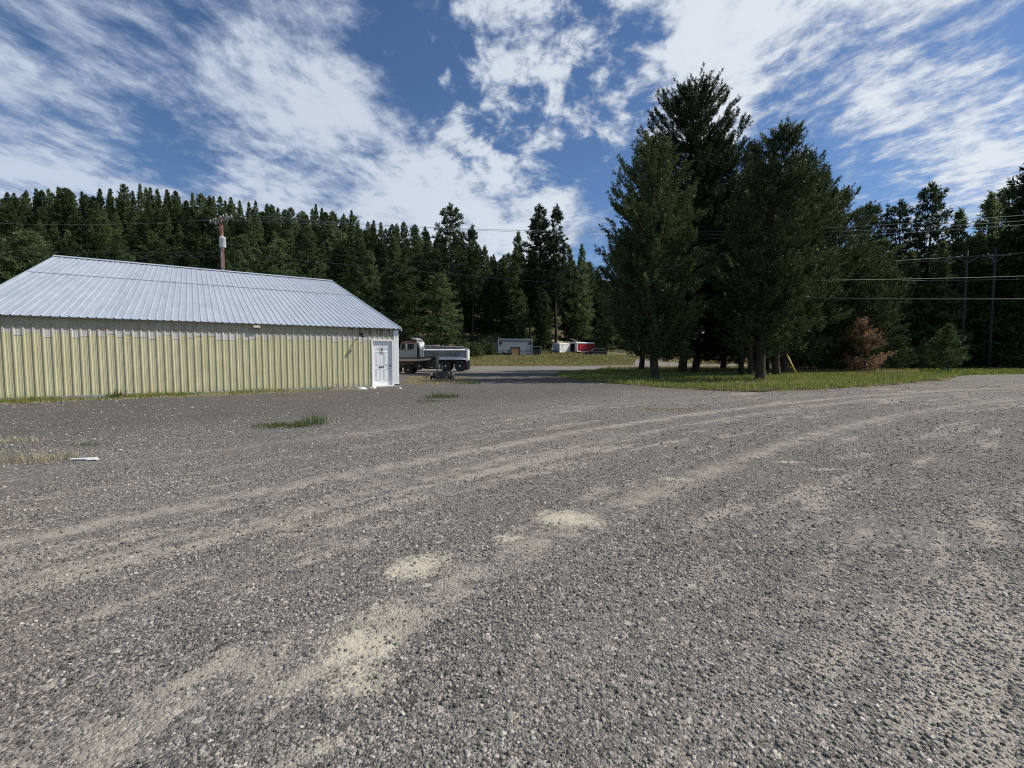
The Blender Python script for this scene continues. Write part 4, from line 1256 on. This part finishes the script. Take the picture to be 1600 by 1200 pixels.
def wheel(parent, x, y, z, R, W, rimmat, hubmat, side=-1, name='wheel', dish=.35, rimr=.56):
    t = MB().lathe([(R * rimr, -W / 2), (R * .72, -W / 2 - .005), (R * .93, -W / 2 + .02), (R, -W / 2 + .06), (R, W / 2 - .06), (R * .93, W / 2 - .02), (R * .72, W / 2), (R * rimr, W / 2)], (x, y, z), 'y', 28)
    o = t.build(name, M_RUB, parent)
    f = side
    r_ = MB().lathe([(R * rimr + .005, f * W * .50), (R * rimr * .93, f * W * .46), (R * rimr * .86, f * W * (.5 - dish)), (R * .28, f * W * (.5 - dish - .04)), (0, f * W * (.5 - dish - .04))], (x, y, z), 'y', 24)
    r_.build('rim', rimmat, o)
    h_ = MB().lathe([(R * .20, f * W * (.5 - dish - .06)), (R * .20, f * W * .42), (R * .14, f * W * .52), (0, f * W * .54)], (x, y, z), 'y', 14)
    h_.build('hub', hubmat, o)
    return o


# dump truck: local x to the picture's right (rear), y away from us
YT = 44.0
dt = thing('dump_truck', 'white dump truck with red cab stripe and dull metal tipping body behind the corner', 'dump truck', (0, YT, 0))
k16 = F / YT
X = lambda px: (px - 800) / k16
Z = lambda row: EYE + (HZ - row) / k16
xr, xb = X(728.5), X(661.5)
# tipping body
side = MB()
side.box(xb, xr, .10, .14, Z(561.5), Z(545.5))
body = side.build('tipping_body', M_ALUD, dt)
MB().box(xb, xr, 2.3, 2.34, Z(561.5), Z(545.5)).box(xb, xr, .14, 2.3, Z(561.5), Z(560.5)).box(xb, xb + .05, .14, 2.3, Z(560), Z(540.5)).build('box_lining', M_ALUD, body)
tr_ = MB()
for y0, y1 in ((-.02, .10), (2.34, 2.46)):
    tr_.add([(xb - .02, y0 - (.06 if y0 < 1 else 0), Z(547.3)), (xr + .02, y0 - (.06 if y0 < 1 else 0), Z(547.3)), (xr + .02, y1, Z(547.3)), (xb - .02, y1, Z(547.3)), (xb - .02, y1 - .02, Z(545)), (xr + .02, y1 - .02, Z(545))], [(0, 1, 2, 3), (0, 1, 5, 4), (3, 2, 5, 4), (0, 4, 3), (1, 2, 5)])
tr_.prism([(xb - .05, Z(561.5)), (xb + .08, Z(561.5)), (xb + .08, Z(541.5)), (xb - .05, Z(540.5))], -.03, .12)
tr_.build('top_rail', M_ALU, body, .01)
lo_ = MB()
lo_.add([(xb + .25, -.14, Z(562)), (xr, -.14, Z(562)), (xr, -.14, Z(561.2)), (xb + .25, -.14, Z(561.2)), (xb + .1, .098, Z(557.6)), (xr - .22, .098, Z(557.6)), (xb + .25, .098, Z(562)), (xr, .098, Z(562))],
        [(0, 1, 2, 3), (3, 2, 5, 4), (0, 6, 7, 1), (1, 7, 5, 2), (0, 3, 4, 6)])
lo_.build('lower_rail', M_ALU, body)
br_ = MB()
br_.prism([(xr - .02, Z(564.5)), (xr + .16, Z(564.5)), (xr + .16, Z(544)), (xr - .02, Z(544.6))], -.05, .14)
br_.build('rear_post', M_ALU, body, .01)
MB().box(xr + .02, xr + .12, .14, 2.34, Z(562), Z(546)).build('tailgate', M_ALU, dt, .01)
bd = MB()
for y0 in (.08, 2.3): bd.prism([(xb + .12, Z(545)), (xr - .12, Z(545)), (xr - .2, Z(542.2)), (xb + .05, Z(540.2))], y0, y0 + .05)
bd.build('side_board', simple('scuffed_boards', (.24, .22, .20), .8, var=.4, scale=4, dirt=(.42, .40, .37)), body)
MB().prism([(xb + .02, Z(540.4)), (xr - .2, Z(542.4)), (xr - .2, Z(541.5)), (xb + .02, Z(539.4))], .06, .15).build('board_cap', M_ALU, body)
# worn dark lettering in one line on the side sheet: unreadable smudges
lt = MB(); rg = random.Random(4)
for a, b2 in ((676.2, 679.2), (680, 682.4), (683.4, 688.2), (689, 690.5), (695.2, 700.4), (701.2, 703.4), (707.2, 712)):
    x = X(a)
    while x < X(b2):
        w_ = rg.uniform(.05, .09); lt.box(x, x + w_, .088, .0985, Z(554.2) + rg.uniform(0, .03), Z(552.6) - rg.uniform(0, .03)); x += w_ + .02
lt.build('worn_lettering', simple('worn_dark_paint', (.06, .06, .07), .7, var=.5, scale=9), body)
# cab guard, cab, hood
cg = MB()
for y0 in (.12, 2.2): cg.prism([(X(643), Z(527.6)), (X(651.6), Z(528.8)), (X(655), Z(533)), (X(657.5), Z(545)), (X(655.4), Z(545)), (X(652.6), Z(534.5)), (X(650), Z(531)), (X(643), Z(529.5))], y0, y0 + .12)
cg.box(X(643), X(651.5), .24, 2.2, Z(529.3), Z(528.3))
cg.box(X(655.6), X(656.8), .24, 2.2, Z(545), Z(534))
cg.build('cab_guard', M_ALU, body, .01)
MB().box(X(655), X(659), .3, 2.1, Z(563), Z(541)).build('front_bulkhead', M_ALU, body)
cabm = MB()
cabm.prism([(X(623.5), Z(547)), (X(627.5), Z(534.6)), (X(630), Z(533.4)), (X(650), Z(533.4)), (X(651.5), Z(535)), (X(651.8), Z(559)), (X(623.5), Z(559))], .12, 2.28)
cab = cabm.build('cab', M_TWHITE, dt, .04)
MB().box(X(651.9), X(655), .3, 2.1, Z(558), Z(536)).build('cab_back', M_BLACK, cab)
MB().box(X(629), X(651), .075, .118, Z(535.6), Z(533.6)).box(X(629), X(651), 2.285, 2.32, Z(535.6), Z(533.6)).build('red_stripe', M_RED, cab)
MB().prism([(X(633.8), Z(558.5)), (X(648.4), Z(558.5)), (X(648.4), Z(536.6)), (X(634.8), Z(536.6)), (X(633.8), Z(546))], .085, .118).build('door', M_TWHITE, cab, .01)
MB().prism([(X(637.2), Z(547)), (X(641), Z(546.2)), (X(646.8), Z(545.4)), (X(646.8), Z(537.4)), (X(637.2), Z(537.4))], .068, .084).build('side_window', M_GLASS, cab)
MB().box(X(645), X(646.6), .05, .084, Z(555.8), Z(555)).build('door_handle', M_BLACK, cab)
MB().prism([(X(623.0), Z(546.2)), (X(626.6), Z(535.4)), (X(626.9), Z(535.4)), (X(623.4), Z(546.2))], .2, 2.2).build('windshield', M_GLASS, cab)
MB().prism([(X(625.5), Z(546.2)), (X(628.4), Z(536.6)), (X(632.6), Z(536.6)), (X(632.6), Z(546.2))], .10, .118).build('quarter_window', M_GLASS, cab)
mr = MB().box(X(634.2), X(636.2), -.16, -.06, Z(545), Z(537.5)).tube((X(635), -.1, Z(537.3)), (X(634), .12, Z(536.4)), .018).tube((X(635), -.1, Z(545.2)), (X(634), .12, Z(546.2)), .018)
mr.build('mirror', M_TWHITE, cab, .01)
hood = MB().prism([(X(590), Z(566)), (X(590), Z(551.5)), (X(593), Z(549)), (X(624), Z(546.6)), (X(624), Z(559)), (X(618), Z(559)), (X(614), Z(563)), (X(598), Z(563)), (X(596), Z(566))], .22, 2.18).build('hood', M_TWHITE, dt, .06)
for yy in (.02, 2.1): MB().path([(X(596), yy + .14, Z(570)), (X(597.5), yy + .14, Z(563)), (X(602), yy + .14, Z(560.5)), (X(611), yy + .14, Z(560.5)), (X(616), yy + .14, Z(563.5)), (X(618), yy + .14, Z(568))], .15, 8).build('fender', M_TWHITE, dt)
MB().box(X(587.5), X(590), .1, 2.3, Z(575), Z(567)).build('bumper', M_CHROME, dt, .02)
ex = MB().tube((X(653.3), .2, Z(560)), (X(653.3), .2, Z(531)), .07, n=12).build('exhaust_stack', M_DARK, dt)
MB().box(X(592), X(727), .75, 1.0, Z(569), Z(563)).box(X(592), X(727), 1.4, 1.65, Z(569), Z(563)).box(X(664), X(728), .2, 2.2, Z(564.2), Z(562.2)).build('chassis', M_DARK, dt)
MB().lathe([(0, X(644)), (.27, X(644)), (.29, X(645)), (.29, X(658)), (.27, X(659)), (0, X(659))], (0, .42, Z(568)), 'x', 18).build('fuel_tank', M_GREYM, dt)
for px in (696, 718.6):
    for yy, sd2 in ((.16, -1), (.48, 1), (1.92, -1), (2.24, 1)):
        wheel(dt, X(px), yy, .53, .53, .27, M_DARK, M_CHROME, -1 if yy < 1 else 1, dish=.42)
for yy, sd2 in ((.2, -1), (2.15, 1)): wheel(dt, X(607), yy, .53, .53, .3, M_CHROME, M_CHROME, sd2, dish=.2)
mf = MB().prism([(X(726.8), Z(563)), (X(730.6), Z(564)), (X(731), Z(577.8)), (X(728), Z(578.2))], .04, .62).prism([(X(726.8), Z(563)), (X(730.6), Z(564)), (X(731), Z(577.8)), (X(728), Z(578.2))], 1.78, 2.36)
mf.build('mud_flap', M_BLACK, dt)

# flatbed trailer in front of it
YF = 37.5; kf = F / YF
X = lambda px: (px - 800) / kf
Z = lambda row: EYE + (HZ - row) / kf
ft = thing('flatbed_trailer', 'low flatbed trailer with tan side beam and spare wheel in front of the dump truck', 'trailer', (0, YF, 0))
M_TAN = simple('sun_bleached_beam', (.52, .46, .37), .6, var=.15, scale=3, dirt=(.30, .25, .19))
MB().prism([(X(560), Z(560.8)), (X(560), Z(559)), (X(652), Z(558.2)), (X(680.2), Z(556.2)), (X(680.2), Z(558.2)), (X(676), Z(561.5)), (X(655), Z(560.6))], .02, 2.4).build('deck', M_DARK, ft, .01)
for yy in (0.0, 2.32): MB().prism([(X(560), Z(565)), (X(560), Z(561)), (X(655), Z(560.8)), (X(673.8), Z(559.6)), (X(672.4), Z(562.6)), (X(650), Z(564.4))], yy - .02, yy + .1).build('side_beam', M_TAN, ft, .008)
MB().prism([(X(560), Z(570)), (X(560), Z(567.4)), (X(648), Z(567)), (X(642), Z(569.6))], .3, .42).prism([(X(560), Z(570)), (X(560), Z(567.4)), (X(648), Z(567)), (X(642), Z(569.6))], 1.95, 2.07).build('lower_beam', simple('rusty_beam', (.20, .15, .10), .8, var=.3), ft)
un = MB().box(X(560), X(678), .5, .65, Z(575), Z(565)).box(X(560), X(678), 1.7, 1.85, Z(575), Z(565)).box(X(650), X(679), .65, 1.7, Z(577), Z(564))
for px in (580, 600, 620, 640, 660, 676): un.box(X(px), X(px) + .1, .1, 2.3, Z(566), Z(562))
un.prism([(X(673), Z(563)), (X(680.2), Z(558)), (X(679.5), Z(576)), (X(675), Z(577))], .4, 1.9)
un.build('frame', M_DARK, ft)
for px in (612, 637):
    for yy, s2 in ((.28, -1), (2.1, 1)): wheel(ft, X(px), yy, .36, .36, .24, M_BLACK, M_PORC, s2, rimr=.62)
wheel(ft, X(655), .05, Z(571.6), .35, .22, M_DARK, M_PORC, -1, name='spare_wheel', rimr=.80)
MB().box(X(629), X(641), .1, .12, Z(571), Z(570.2)).path([(X(630), .28, Z(578)), (X(631), .28, Z(571)), (X(637), .28, Z(569)), (X(643), .28, Z(571)), (X(645), .28, Z(577))], .05, 6).build('mudguard', M_BLACK, ft)
tg = MB().prism([(X(676), Z(577)), (X(676), Z(574)), (X(689.5), Z(574.6)), (X(691), Z(575.6)), (X(690), Z(577))], 1.08, 1.24).tube((X(672), .5, Z(575)), (X(688), 1.15, Z(576)), .05).tube((X(672), 1.85, Z(575)), (X(688), 1.18, Z(576)), .05)
tg.build('drawbar', M_DARK, ft)
jk = MB().tube((X(680.4), .98, Z(580.5)), (X(680.4), .98, Z(564.5)), .05, n=10).box(X(678), X(683), .86, 1.0, Z(577), Z(569)).prism([(X(678), Z(576)), (X(684), Z(576)), (X(683), Z(569)), (X(680.6), Z(564.5)), (X(679), Z(566))], .84, .86)
jk.build('winch', M_GREYM, ft)
ch = MB().path([(X(686), 1.0, Z(571)), (X(688.6), .98, Z(574)), (X(688.4), .98, Z(579)), (X(687), .98, Z(582))], .03, 6).build('chain', M_GREYM, ft)
sg2 = MB().box(X(659), X(663), .0, .06, Z(576.6), Z(575)).box(X(672), X(676), .0, .06, Z(574.2), Z(573.4)).build('marker_plate', M_PORC, ft)

# clutter on the ground between the trailer and the yard
YJ = 29.0; kj = F / YJ
X = lambda px: (px - 800) / kj
def bucket(px, Y, r, h, lab, mat):
    o = thing('bucket', lab, 'bucket', ((px - 800) / F * Y, Y, 0))
    MB().lathe([(0, .01), (r * .8, .0), (r * .86, .03), (r, h - .05), (r * 1.07, h - .05), (r * 1.07, h), (r * .95, h), (r * .8, .04), (0, .04)], (0, 0, 0), 'z', 20).build('body', mat, o)
    pts = [(math.cos(a) * r * 1.08, -.02 - abs(math.sin(a)) * r * .25, h - .08 - math.sin(a) * h * .45) for a in np.linspace(0, PI, 9)]
    MB().path(pts, .012, 5).build('bail', M_GREYM, o)
    return o
b1 = bucket(675.5, 29, .16, .44, 'black bucket with a white label, left end of the clutter under the trailer drawbar', M_BLACK)
MB().box(-.08, .04, -.185, -.168, .26, .42).build('label_plate', M_WHITE, b1)
tw = thing('tyre', 'worn grey tyre standing between the white-labelled bucket and the black crate', 'tyre', (X(683), YJ + .1, 0), .25)
wheel(tw, 0, 0, .24, .24, .17, M_GREYM, M_DARK, -1, name='casing', rimr=.6)
cr = thing('crate', 'dark grey plastic crate standing between the two tyres', 'crate', (X(690), YJ, 0), .08)
cm_ = MB().box(-.16, .16, -.15, -.13, .02, .46).box(-.16, .16, .13, .15, .02, .46).box(-.16, -.14, -.13, .13, .02, .46).box(.14, .16, -.13, .13, .02, .46).box(-.14, .14, -.13, .13, .02, .04)
cm_.build('body', simple('dark_plastic', (.06, .06, .07), .5, var=.3), cr, .008)
q = MB()
for z in (.1, .2, .3, .4): q.box(-.17, .17, -.162, -.1505, z - .012, z + .012)
MB().box(-.175, .175, -.165, .165, .4605, .49).build('lid', M_BLACK, cr, .01)
q.build('rib', M_BLACK, cr)
tw = thing('tyre', 'worn tyre with pale sidewall standing right of the black crate', 'tyre', (X(698), YJ - .05, 0), -.3)
wheel(tw, 0, 0, .25, .25, .18, M_ALUD, M_DARK, -1, name='casing', rimr=.66)
bg_ = lump(9, .19, .2, .46).build('sack', M_BLACK, None, loc=(X(705.5), YJ + .1, 0)); tag(bg_, 'slumped black sack at the right end of the clutter', 'sack')
pk = MB().box(-.04, .04, -.015, .015, -.55, .55).build('plank', M_WOODG, None); pk.location = (X(665), YJ + 1.2, .20); pk.rotation_euler = (0, math.radians(57), .2); tag(pk, 'weathered plank propped against the left of the clutter under the trailer', 'plank')

# ------------------------------------------------------------------ shed, pen and things beyond the verge
YS = 92.0
def shed_planks():
    m, nt, b = new_mat('grey_horizontal_planks')
    tc = nt.n('ShaderNodeTexCoord').outputs['Object']; x, y, z = nt.sep(tc)
    row = (z / .28).floor()
    wn2 = nt.n('ShaderNodeTexWhiteNoise', noise_dimensions='1D'); nt.link(row, wn2.inputs['W']); r = V(nt.nt, wn2.outputs['Value'])
    n = nt.noise(nt.xyz(x * .7, y * .7, z * 6.0), 2.0, 6, .6)
    c = nt.mix((n * .6 + r * .5).ss(.3, .8), (.22, .245, .265), (.40, .43, .45))
    gap = ((z / .28) - row).ss(.06, .02)
    c = nt.mix(gap * .7, c, (.06, .06, .06))
    nt.link(c, b.inputs['Base Color']); b.inputs['Roughness'].default_value = .85
    return m


M_SHED = shed_planks()
xs0, xs1 = (779 - 800) / F * YS, (830.5 - 800) / F * YS
zs = float(terrain(xs0, YS)) - .1
hs = zt(530.5, YS) - zs
sh = thing('shed', 'grey plank shed with flat front and tan door standing on the far verge', 'shed', (xs0, YS, zs), .24)
SW = (xs1 - xs0) / math.cos(.24) * 1.03
DW = [(797.8 - 779) / (830.5 - 779) * SW, (811.5 - 779) / (830.5 - 779) * SW]; DH = hs * .575
s_ = MB().box(0, DW[0], 0, .12, 0, hs).box(DW[1], SW, 0, .12, 0, hs).box(DW[0], DW[1], 0, .12, DH, hs).box(0, .12, .12, 7, 0, hs * .93).box(SW - .12, SW, .12, 7, 0, hs * .93).box(.12, SW - .12, 6.88, 7, 0, hs * .9)
s_.build('wall', M_SHED, sh)
MB().box(-.15, SW + .15, .12, 7.2, hs * .93 + .01, hs * .95).build('roof', M_GREYM, sh)
MB().box(-.08, SW + .08, -.06, .14, hs + .003, hs + .16).box(-.06, .08, -.05, -.003, 0, hs - .003).box(SW - .08, SW + .06, -.05, -.003, 0, hs - .003).build('trim', simple('pale_strips', (.46, .47, .48), .7, var=.12), sh)
for x0 in (.14, SW - .72): MB().box(x0, x0 + .56, -.03, -.004, hs - 1.0, hs - .42).build('vent_opening', M_BLACK, sh)
dr = MB().box(DW[0] + .08, DW[1] - .18, -.03, .02, .05, DH - .2).build('door', simple('tan_plywood', (.42, .26, .12), .7, var=.35, scale=2.2), sh)
MB().box(DW[0] - .06, DW[0] + .06, -.07, .0, 0, DH).box(DW[1] - .16, DW[1] + .06, -.07, .0, 0, DH).box(DW[0] + .061, DW[1] - .161, -.07, .0, DH - .2, DH + .03).build('frame', simple('dark_wood', (.06, .045, .035), .8), dr)
# pen
pn_ = thing('animal_pen', 'small dark lean-to with pale posts against the right wall of the shed', 'lean-to', ((832 - 800) / F * 93, 93.5, float(terrain(4, 93)) - .1), .12)
hp = 1.9
pp = MB()
for x, y in ((0, 0), (1.75, 0), (0, 2), (1.75, 2)): pp.box(x - .05, x + .05, y - .05, y + .05, 0, hp)
pp.build('post', M_PORC, pn_)
MB().add([(-.1, -.2, hp - .05), (1.9, -.2, hp + .06), (1.9, 2.2, hp + .16), (-.1, 2.2, hp + .05), (-.1, -.2, hp), (1.9, -.2, hp + .11), (1.9, 2.2, hp + .21), (-.1, 2.2, hp + .1)], [(0, 1, 2, 3), (4, 5, 6, 7), (0, 1, 5, 4), (1, 2, 6, 5), (2, 3, 7, 6), (3, 0, 4, 7)]).build('roof', M_GREYM, pn_)
MB().box(.06, 1.69, .0, .04, .05, 1.5).box(.06, 1.69, 1.96, 2, .05, hp - .1).box(-.02, .02, .06, 1.94, .05, hp - .1).box(1.73, 1.77, .06, 1.94, .05, hp - .1).build('panel', simple('dark_boards', (.06, .055, .06), .8, var=.5, scale=4), pn_)
# junk in front of the shed
def gy(px, Y): x = (px - 800) / F * Y; return (x, Y, float(terrain(x, Y)))
for px, r, lab, mt in ((781.5, .36, 'small dark wheel leaning at the left corner of the shed', M_RUB), (787.5, .5, 'dark green wheel lying against the shed front', simple('faded_green', (.025, .06, .045), .6))):
    p = gy(px, 90.6); o = thing('old_wheel', lab, 'wheel', (p[0], p[1], p[2] + .02), .2)
    w_ = MB().lathe([(r * .45, -.12), (r, -.12), (r, .12), (r * .45, .12), (r * .45, -.12)], (0, 0, r), 'y', 20).build('tyre', mt, o)
    MB().lathe([(0, -.04), (r * .46, -.04), (r * .46, .04), (0, .04)], (0, 0, r), 'y', 12).build('rim', M_GREYM, o)
p = gy(795, 90.4); lw = thing('wheelbarrow', 'tipped wheelbarrow with dark tray just left of the tan shed door', 'wheelbarrow', (p[0], p[1], p[2]), .3)
MB().add([(-.6, -.3, .35), (.5, -.3, .45), (.5, .3, .45), (-.6, .3, .35), (-.8, -.4, .75), (.75, -.4, .72), (.75, .4, .72), (-.8, .4, .75)], [(0, 1, 2, 3), (0, 1, 5, 4), (1, 2, 6, 5), (2, 3, 7, 6), (3, 0, 4, 7)]).build('tray', M_DARK, lw)
MB().tube((-.9, -.22, .2), (.95, -.34, .62), .03).tube((-.9, .22, .2), (.95, .34, .62), .03).tube((.4, -.28, .45), (.5, -.3, 0), .025).tube((.4, .28, .45), (.5, .3, 0), .025).build('handle_bar', M_WOODG, lw)
MB().lathe([(.08, -.06), (.22, -.06), (.22, .06), (.08, .06)], (-.85, 0, .22), 'y', 16).build('wheel', M_RUB, lw)
for px, sx, lab in ((818, .5, 'dark rubble pile at the foot of the shed right of its door'), ):
    o = lump(15, .6, .4, .35).build('rubble_pile', M_DARK, None, loc=gy(px, 90.5)); tag(o, lab, 'rubble')
p = gy(822.5, 90.3); o = lump(16, .22, .2, .3).build('white_rock', M_RAG, None, loc=p); tag(o, 'white rock beside the dark rubble at the shed', 'rock')


def cargo_trailer(px, Y, rz, W, L, Hb, lab, sidemat, endmat, openend, roof_curve=.16):
    p = gy(px, Y)
    o = thing('cargo_trailer', lab, 'cargo trailer', p, rz)
    # local: x along length (away to the right), y across, rear end at x = 0, near side y = 0
    z0 = .45
    n = 8
    arc = [(W * k / n, Hb + roof_curve * math.sin(PI * k / n)) for k in range(n + 1)]
    MB().box(.04, L, .0, .04, z0, Hb).box(.04, L, W - .04, W, z0, Hb).box(.04, L, .04, W - .04, z0, z0 + .06).box(L - .04, L, .04, W - .04, z0 + .06, Hb).build('body', sidemat, o)
    r_ = MB(); vs = [(x, y, z + dz) for dz in (0, .05) for x in (-.04, L + .04) for y, z in arc]; m_ = n + 1
    fs = [(i, i + 1, m_ + i + 1, m_ + i) for i in range(n)] + [(2 * m_ + i, 2 * m_ + i + 1, 3 * m_ + i + 1, 3 * m_ + i) for i in range(n)] + [(i, i + 1, 2 * m_ + i + 1, 2 * m_ + i) for i in range(n)] + [(m_ + i, m_ + i + 1, 3 * m_ + i + 1, 3 * m_ + i) for i in range(n)]
    fs += [(0, m_, 3 * m_, 2 * m_), (n, m_ + n, 3 * m_ + n, 2 * m_ + n)]
    r_.add(vs, fs).build('roof', M_WHITE, o)
    MB().add([(.02, y, z) for y, z in arc], [tuple(range(n + 1))]).add([(L - .02, y, z) for y, z in arc], [tuple(range(n + 1))]).build('roof_end', M_WHITE, o)
    MB().box(-.03, L + .03, -.03, -.003, Hb - .14, Hb + .02).box(-.03, L, -.03, -.003, z0 - .03, z0 + .1).box(-.04, .12, -.035, -.0305, z0, Hb).box(-.03, .035, W - .12, W + .03, z0, Hb).box(-.03, .035, -.029, .12, z0, Hb).box(-.03, .035, .121, W - .121, Hb - .12, Hb).build('corner_trim', M_WHITE, o)
    if openend: MB().box(.36, .40, .12, W - .12, z0 + .06, Hb - .12).build('dark_interior', M_BLACK, o)
    else: MB().box(0, .035, .121, W - .121, z0 + .06, Hb - .121).build('rear_door', endmat, o)
    for xx in (L * .45, L * .45 + .75):
        for yy, s2 in ((.14, -1), (W - .14, 1)): wheel(o, xx, yy, .34, .34, .22, M_PORC, M_DARK, s2)
    MB().box(L, L + 1.1, W / 2 - .05, W / 2 + .05, z0 - .1, z0).build('drawbar', M_DARK, o)
    return o, z0


M_BGREY = simple('shaded_white_panel', (.36, .42, .50), .45, var=.1)  # blue-grey is the shade on the white rear end, put into its colour
o, z0 = cargo_trailer(874.3, 95.5, .74, 1.9, 3.4, 2.25, 'white cargo trailer with rear door coloured as in shade, left of the red one', M_WHITE, M_BGREY, False)
MB().box(-.02, -.003, .13, 1.77, .5, .9).build('skirt', simple('dark_blue_grey', (.12, .15, .20), .5), o)
sm_ = MB()
for z_, a, b2 in ((1.9, .5, 1.4), (1.65, .6, 1.1), (1.35, .5, 1.0), (.95, .5, 1.5)): sm_.box(a, b2, -.012, -.002, z_, z_ + .09)
sm_.build('faded_lettering', simple('faded_blue', (.40, .43, .48), .5), o)
o, z0 = cargo_trailer(901.3, 96.5, .60, 2.25, 5.0, 2.3, 'red cargo trailer with white trim and open dark rear', M_RED, M_WHITE, True)
MB().box(-.9, -.03, 2.2, 2.24, .5, 2.2).build('open_door', simple('brown_door', (.20, .13, .09), .6), o)
MB().box(-.04, -.0305, .02, .62, .45, 2.2).build('open_door', M_PORC, o)

# parked car (sport utility) facing left
ps_ = gy(931, 92.5)
car = thing('parked_car', 'dark red sport utility car with pale trim and reflection stripes parked right of the red trailer', 'car', ps_, .12)
M_CAR = simple('dark_maroon_paint', (.035, .012, .016), .25, var=.1)
M_CARL = simple('pale_bumper_and_glint', (.68, .67, .66), .35)
L_ = 2.35; Wc = 1.75
bm_ = MB().prism([(-L_, .42), (-L_, .80), (-L_ + .12, .92), (-1.15, 1.02), (-.35, 1.62), (-.15, 1.68), (1.85, 1.68), (2.05, 1.60), (2.3, 1.02), (L_, .9), (L_, .42), (1.95, .38), (1.8, .6), (1.45, .72), (1.1, .6), (.98, .38), (-.95, .38), (-1.08, .6), (-1.43, .72), (-1.78, .6), (-1.93, .38)], 0, Wc)
bm_.build('body', M_CAR, car, .06)
MB().prism([(-1.02, 1.04), (-.34, 1.57), (-.02, 1.57), (-.02, 1.04)], -.012, .0).prism([(.06, 1.04), (.06, 1.57), (.92, 1.57), (.92, 1.04)], -.012, .0).prism([(1.0, 1.04), (1.0, 1.57), (1.75, 1.57), (2.05, 1.04)], -.012, .0).build('side_window', M_GLASS, car)
MB().add([(-1.17, .1, 1.04), (-1.17, Wc - .1, 1.04), (-.40, Wc - .18, 1.61), (-.40, .18, 1.61)], [(0, 1, 2, 3)]).build('windshield', M_GLASS, car)
MB().prism([(-1.18, .98), (-1.10, .98), (-.26, 1.63), (-.30, 1.68)], -.02, .0).box(-.2, 1.9, .02, .1, 1.69, 1.74).box(-.95, .95, -.03, -.0, .40, .54).box(-1.1, 2.2, -.02, -.0, .96, 1.0).build('pale_strips', M_CARL, car)  # pale strips: trim plus white reflections put in as colour
MB().box(-L_ - .05, -L_ + .05, .05, Wc - .05, .42, .60).build('bumper', M_CARL, car)
for y0 in (.08, Wc - .38): MB().box(-L_ - .03, -L_ + .06, y0, y0 + .3, .68, .84).build('headlight', M_PORC, car, .02)
for xx in (-1.43, 1.45):
    for yy, s2 in ((.12, -1), (Wc - .12, 1)): wheel(car, xx, yy, .36, .36, .22, M_GREYM, M_GREYM, s2)
mrr = MB().box(-.95, -.78, -.16, .0, 1.02, 1.16).build('mirror', M_CAR, car, .02)

# guard rail of rough timber on the pale bank behind the truck
p0, p1 = At(660, 511, 96), At(704, 511, 98)
gr_ = thing('timber_rail', 'pale timber rail along the bank on the hill foot behind the dump truck', 'rail', p0)
MB().tube((0, 0, 0), p1 - p0, .11, n=8).build('rail', M_ARM, gr_)
for t in (0.02, .35, .7, .98):
    q = (p1 - p0) * t; MB().tube(q + Vector((0, .12, -1.6)), q + Vector((0, .12, .15)), .09, n=8).build('post', M_ARM, gr_)
